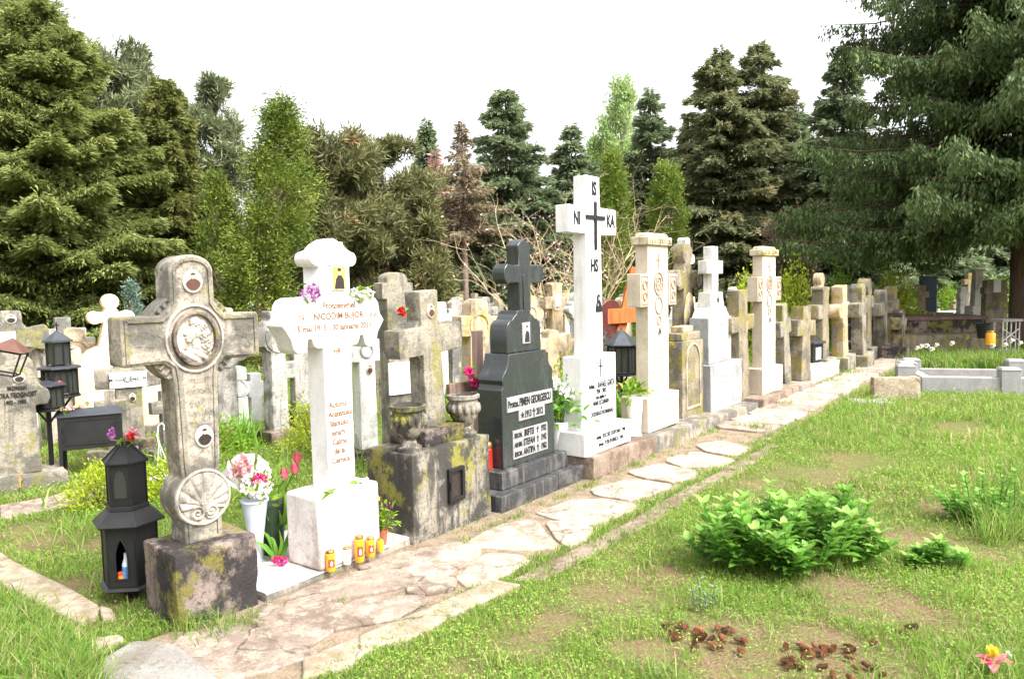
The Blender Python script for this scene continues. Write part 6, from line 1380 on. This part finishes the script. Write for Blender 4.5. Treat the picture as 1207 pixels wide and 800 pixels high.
# left side
conifer(66, 2, 16, 98, 'huge olive green cypress-like tree filling the left of the picture', 'thuja', .1, 2.3, p=.62, droop=-.12, leaf=.115, name='cypress_tree', bark='barkpale', ragged=.34, cat='tree', nb=420)
conifer(-55, 40, 18, 80, 'olive green cypress-like tree cut by the left edge', 'thuja', .1, 1.4, p=.62, droop=-.1, leaf=.14, name='cypress_tree', bark='barkpale', ragged=.3, cat='tree')
conifer(205, 96, 17.5, 42, 'dark bronze-green tree right of the huge olive one', 'thuja2', .1, 2.3, p=.5, droop=-.12, leaf=.12, name='cypress_tree', bark='barkpale', ragged=.34, cat='tree', nb=330)
plume(302, 128, 16, 31, 'bright ivy-clad tree with a leaning top behind the carved cross', 'ivy', 'column', 52000, .075, 'ivy_clad_tree', .24, cat='tree', lean=.75, irregular=.5, holes=.4, clump=160, up=.3)
plume(262, 215, 16.4, 20, 'narrow dark ivy column left of the leaning ivy-clad tree', 'ivy', 'column', 15000, .08, 'ivy_clad_tree', .2, cat='tree', irregular=.3)
pine(28, 2, 21, 90, 'grey-green pine top above the huge thuja at the upper left', 'pinegreen', 900, z0=5)
pine(150, 62, 22, 70, 'grey-green pine showing right of the huge thuja top', 'pinegreen', 600, z0=4)
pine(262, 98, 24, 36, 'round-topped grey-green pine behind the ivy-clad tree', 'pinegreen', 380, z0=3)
pine(395, 160, 20, 74, 'dark pine with brownish tips behind the white marble cross', 'pine', 800)
pine(455, 176, 22, 78, 'broad bronze-green pine left of the reddish dry spruce', 'pine', 850)
pine(345, 180, 22, 40, 'dark pine showing between the ivy-clad tree and the brown-tipped pine', 'pine', 400)
pine(500, 235, 21, 34, 'low bronze pine behind the urn-flanked cross', 'pine', 380, z0=.8)
# centre
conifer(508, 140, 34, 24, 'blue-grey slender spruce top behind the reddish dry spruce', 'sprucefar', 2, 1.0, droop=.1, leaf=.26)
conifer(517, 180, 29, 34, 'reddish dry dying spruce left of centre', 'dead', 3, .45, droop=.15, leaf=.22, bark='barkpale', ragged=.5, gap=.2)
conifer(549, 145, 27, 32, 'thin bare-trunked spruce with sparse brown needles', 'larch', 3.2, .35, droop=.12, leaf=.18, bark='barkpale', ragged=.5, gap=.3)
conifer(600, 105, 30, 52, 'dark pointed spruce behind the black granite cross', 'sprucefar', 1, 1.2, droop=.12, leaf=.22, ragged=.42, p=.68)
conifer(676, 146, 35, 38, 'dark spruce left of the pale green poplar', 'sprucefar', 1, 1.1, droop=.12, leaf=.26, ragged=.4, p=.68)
plume(734, 103, 46, 21, 'pale spring-green poplar behind the tall white cross', 'poplar', 'column', 16000, .26, 'poplar_tree', .5, cat='poplar', irregular=.25)
plume(700, 168, 46, 10, 'narrow pale green poplar left of the larger one', 'poplar', 'column', 6000, .25, 'poplar_tree', .4, cat='poplar')
plume(722, 188, 21, 18, 'bright green columnar thuja right behind the tall white cross', 'column', 'column', 20000, .10, 'columnar_thuja', .2, irregular=.1)
plume(787, 195, 24, 18, 'yellow-green columnar thuja left of the twin spruces', 'column', 'column', 18000, .11, 'columnar_thuja', .22, irregular=.12)
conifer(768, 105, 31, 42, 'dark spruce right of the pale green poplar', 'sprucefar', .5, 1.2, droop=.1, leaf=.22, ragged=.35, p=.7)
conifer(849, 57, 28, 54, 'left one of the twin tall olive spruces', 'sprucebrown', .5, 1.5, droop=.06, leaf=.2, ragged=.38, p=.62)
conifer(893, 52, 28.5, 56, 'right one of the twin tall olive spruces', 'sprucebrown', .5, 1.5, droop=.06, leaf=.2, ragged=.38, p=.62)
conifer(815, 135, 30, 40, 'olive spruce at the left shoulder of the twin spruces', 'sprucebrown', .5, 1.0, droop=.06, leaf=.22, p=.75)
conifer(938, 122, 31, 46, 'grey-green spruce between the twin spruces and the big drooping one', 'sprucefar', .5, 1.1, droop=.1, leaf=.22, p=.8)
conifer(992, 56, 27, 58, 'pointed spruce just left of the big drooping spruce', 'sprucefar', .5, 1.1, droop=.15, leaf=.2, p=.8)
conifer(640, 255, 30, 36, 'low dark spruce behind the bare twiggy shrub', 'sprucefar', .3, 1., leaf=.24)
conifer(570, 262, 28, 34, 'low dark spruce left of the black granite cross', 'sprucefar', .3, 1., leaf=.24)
plume(930, 262, 23, 24, 'brownish half-dry conifer above the farther pillar cross', 'browntree', 'egg', 10000, .14, 'brown_conifer', .3, cat='conifer')
plume(155, 338, 11.5, 11, 'small blue-green conifer left of the carved cross head', 'bluefir', 'cone', 4500, .05, 'small_fir', .09, cat='fir', irregular=.1)
for u, v, d, w_, lb in ((880, 332, 16, 26, 'bright green bush behind the terrazzo monument'), (935, 318, 17.5, 26, 'bright yellow-green bush right of the farther pillar cross'), (992, 326, 19.5, 26, 'bright green bush behind the far group of crosses'), (1052, 320, 18.5, 30, 'bright green bush right of the far group of crosses'), (1120, 335, 27, 30, 'green bush behind the iron fence'), (1195, 335, 28, 30, 'green bush beyond the spruce trunk at the right edge'), (1078, 345, 26, 24, 'small green bush left of the iron fence')):
    x, y = far(u, d); H = ztop(u, v, d); bush((x, y, 0), lb, w_/900*d, H, 3600, .045, 'limebush' if u in (935, 1052, 880) else 'greenbush', seedv=u)
x, y = far(1090, 18.2); bush((x, y, .3), 'yellow-green trailing plant on the raised tomb', .9, .45, 1500, .035, 'limebush', 'trailing_plant', 'plant')
# bare twiggy shrub
x, y = far(668, 13.5); tw_ = thing('bare_shrub', 'leafless yellow-twigged shrub spreading wide behind the tall white cross', 'shrub', (x, y, 0), 0)
mm = MB(); r1 = random.Random(12)
def grow(p, d, L_, r_, lev):
    pts = [p]; q = Vector(p); dd = Vector(d)
    for k in range(5):
        dd = (dd+Vector((r1.gauss(0, .13), r1.gauss(0, .13), r1.gauss(0, .08)+(.03 if lev < 2 else .0)))).normalized(); q = q+dd*L_/5; pts.append(tuple(q))
        if lev < 3 and k >= 1:
            for _ in range(1 if lev else 2):
                if r1.random() < .85:
                    nd = (dd+Vector((r1.gauss(0, .75), r1.gauss(0, .75), r1.gauss(0, .4)))).normalized(); grow(tuple(q), nd, L_*r1.uniform(.35, .6), r_*.5, lev+1)
    mm.tube(pts, [r_*(1-.13*k) for k in range(6)], 5 if lev < 2 else 3)
for k in range(8):
    a = k*.785; grow((0, 0, 0), (math.cos(a)*r1.uniform(.25, 1.0), math.sin(a)*.5, 1), r1.uniform(1.7, 2.6), .018, 0)
mm.build('branches', 'twig', tw_, smooth=0)
n = 250; C = rt_.normal(size=(n, 3))*[.7, .5, .4]+[-.3, 0, 2.0]; sprays('catkins', C, rt_.normal(size=(n, 3)), .06, .03, 'petalpale', tw_)['kind'] = 'stuff'
# big drooping spruce at the right
def weeping(u, dist, H, Rm, label, z0=1.9, nb=150, seedv=2, dens=1.):
    x, y = far(u, dist); t = thing('spruce_tree', label, 'spruce', (x, y, 0), 0); r0 = np.random.default_rng(seedv)
    zb = z0+(H-z0)*(np.arange(nb)+r0.random(nb))/nb; f = (zb-z0)/(H-z0); Lb = Rm*(1-f)**.72*r0.uniform(.68, 1.1, nb); azb = np.arange(nb)*2.4+r0.normal(size=nb)*.3
    Cs = []; Ds = []; Ts = []; Ln = []
    mm = MB()
    for i in range(nb):
        L_ = Lb[i]; ca, sa = math.cos(azb[i]), math.sin(azb[i]); dr = .30+.1*r0.random()
        def bp(s, sd=0): return np.array([s*L_*ca-sd*sa, s*L_*sa+sd*ca, zb[i]+.12*s*L_-dr*L_*s+.42*dr*L_*s**3.0])
        mm.tube([tuple(bp(s)) for s in (0, .25, .5, .75, 1.)], [.06*(L_/Rm)+.015, .045*(L_/Rm)+.01, .03, .015, .006], 6)
        ntw = int(dens*11*L_)
        for j in range(ntw):
            s = .12+.9*r0.random()**.75; s = min(s, 1.02); sl = (1.1-s)*.42*L_*r0.random(); sg = 1 if j % 2 else -1; 
            # side twig, slightly forward, then hanging strand
            k = max(3, int(sl/.10)); base = bp(s)
            q = np.linspace(0, 1, k)[:, None]; fw_ = np.array([ca*.7-sg*sa, sa*.7+sg*ca, -.18]); fw_ /= np.linalg.norm(fw_)
            pts = base+fw_*sl*q; pts[:, 2] -= .12*(q[:, 0]*sl)**2
            tb_ = r0.random()*.35
            hang = r0.uniform(.15, .62)*(1-.4*s)
            for a_ in range(k):
                m_ = max(3, int(hang/.055)); h_ = np.linspace(0, 1, m_)[:, None]
                P = pts[a_]+np.array([0, 0, -1.])*hang*h_*r0.uniform(.5, 1)+r0.normal(size=(m_, 3))*.028
                Cs.append(P); D_ = np.array([0, 0, -1.])+fw_*.35+r0.normal(size=(m_, 3))*.38; Ds.append(D_); Ts.append(np.clip(tb_+r0.random(m_)*.35+.35*s*r0.random(m_)+.12*(h_[:, 0] > .7), 0, 1)); Ln.append(r0.uniform(.08, .15, m_))
    C = np.concatenate(Cs); print('weeping sprays', len(C))
    sprays('crown', C, np.concatenate(Ds), np.concatenate(Ln), np.concatenate(Ln)*.36, 'spruce', t, np.concatenate(Ts))
    m2 = MB(); mm2 = mm; mm.tube([(0, 0, -.1), (.02, 0, H*.3), (0, 0, H*.97)], [.24, .19, .03], 12); mm.build('trunk', 'bark', t, smooth=60); return t
weeping(1203, 17.5, 16.5, 5.6, 'big dark drooping spruce overhanging the right of the graveyard', nb=340, dens=1.75, z0=2.9)
weeping(1330, 15.5, 14.0, 4.6, 'drooping spruce whose branches reach in from the right edge', nb=150, seedv=8, z0=3.2, dens=1.3)
x, y = far(1120, 31); 
for u, v, d, hw, lb in ((1060, 205, 30, 62, 'dark spruce in the shade behind the bright bushes'), (1150, 225, 32, 70, 'dark spruce behind the iron fence'), (1230, 230, 31, 60, 'dark spruce behind the trunk at the right edge')): conifer(u, v, d, hw, lb, 'sprucefar', .3, 1.1, leaf=.28, p=.5)
# far wood closing the view
n = 60000; u_ = rng.random(n)*1500-150; d = rng.uniform(38, 50, n); zz = rng.random(n)**1.2*(3.4+1.2*np.sin(u_*.03)+.7*np.sin(u_*.11))
xy = np.array([(d[i]*( _fw[1]*0+math.tan(math.atan((u_[i]-CX)/F_PX))), d[i]) for i in range(n)])
tag(sprays('far_wood', np.stack([xy[:, 0], xy[:, 1], zz], 1), rng.normal(size=(n, 3)), .5, .34, 'sprucefar', None, rng.random(n)*.8), kind='stuff')
n = 14000; u_ = rng.random(n)*1500-150; d = rng.uniform(27, 37, n); zz = rng.random(n)**1.3*(1.1+.5*np.sin(u_*.05)); xx_ = d*(u_-CX)/F_PX
tag(sprays('undergrowth', np.stack([xx_, d, zz], 1), rng.normal(size=(n, 3)), .3, .2, 'greenbush', None, rng.random(n)*.7), kind='stuff')
# ================================================================== light
w = bpy.data.worlds.new('World'); sc.world = w; w.use_nodes = True; nt = w.node_tree
bg = nt.nodes['Background']; sky = nt.nodes.new('ShaderNodeTexSky'); sky.sky_type = 'NISHITA'; sky.sun_disc = False
EL, AZ = R_(52), R_(125)       # sun behind the camera, to the right
sky.sun_elevation = EL; sky.sun_rotation = AZ; sky.air_density = 1; sky.dust_density = 6; sky.ozone_density = 1
hs = nt.nodes.new('ShaderNodeHueSaturation'); hs.inputs['Saturation'].default_value = .12; hs.inputs['Value'].default_value = 1.0
nt.links.new(sky.outputs[0], hs.inputs['Color']); nt.links.new(hs.outputs[0], bg.inputs['Color']); bg.inputs['Strength'].default_value = .15
su = bpy.data.lights.new('sun', 'SUN'); su.energy = .8; su.angle = R_(25); su.color = (1, .96, .90); so = bpy.data.objects.new('sun', su); COL.objects.link(so)
sd_ = Vector((math.sin(AZ)*math.cos(EL), math.cos(AZ)*math.cos(EL), math.sin(EL))); so.rotation_euler = sd_.to_track_quat('Z', 'Y').to_euler()
sc.render.engine = 'CYCLES'
sc.view_settings.view_transform = 'Standard'; sc.view_settings.look = 'None'; sc.view_settings.gamma = 1; sc.view_settings.exposure = 2.0
sc.render.resolution_x = 1024; sc.render.resolution_y = 678
sc.cycles.max_bounces = 6; sc.cycles.transparent_max_bounces = 4
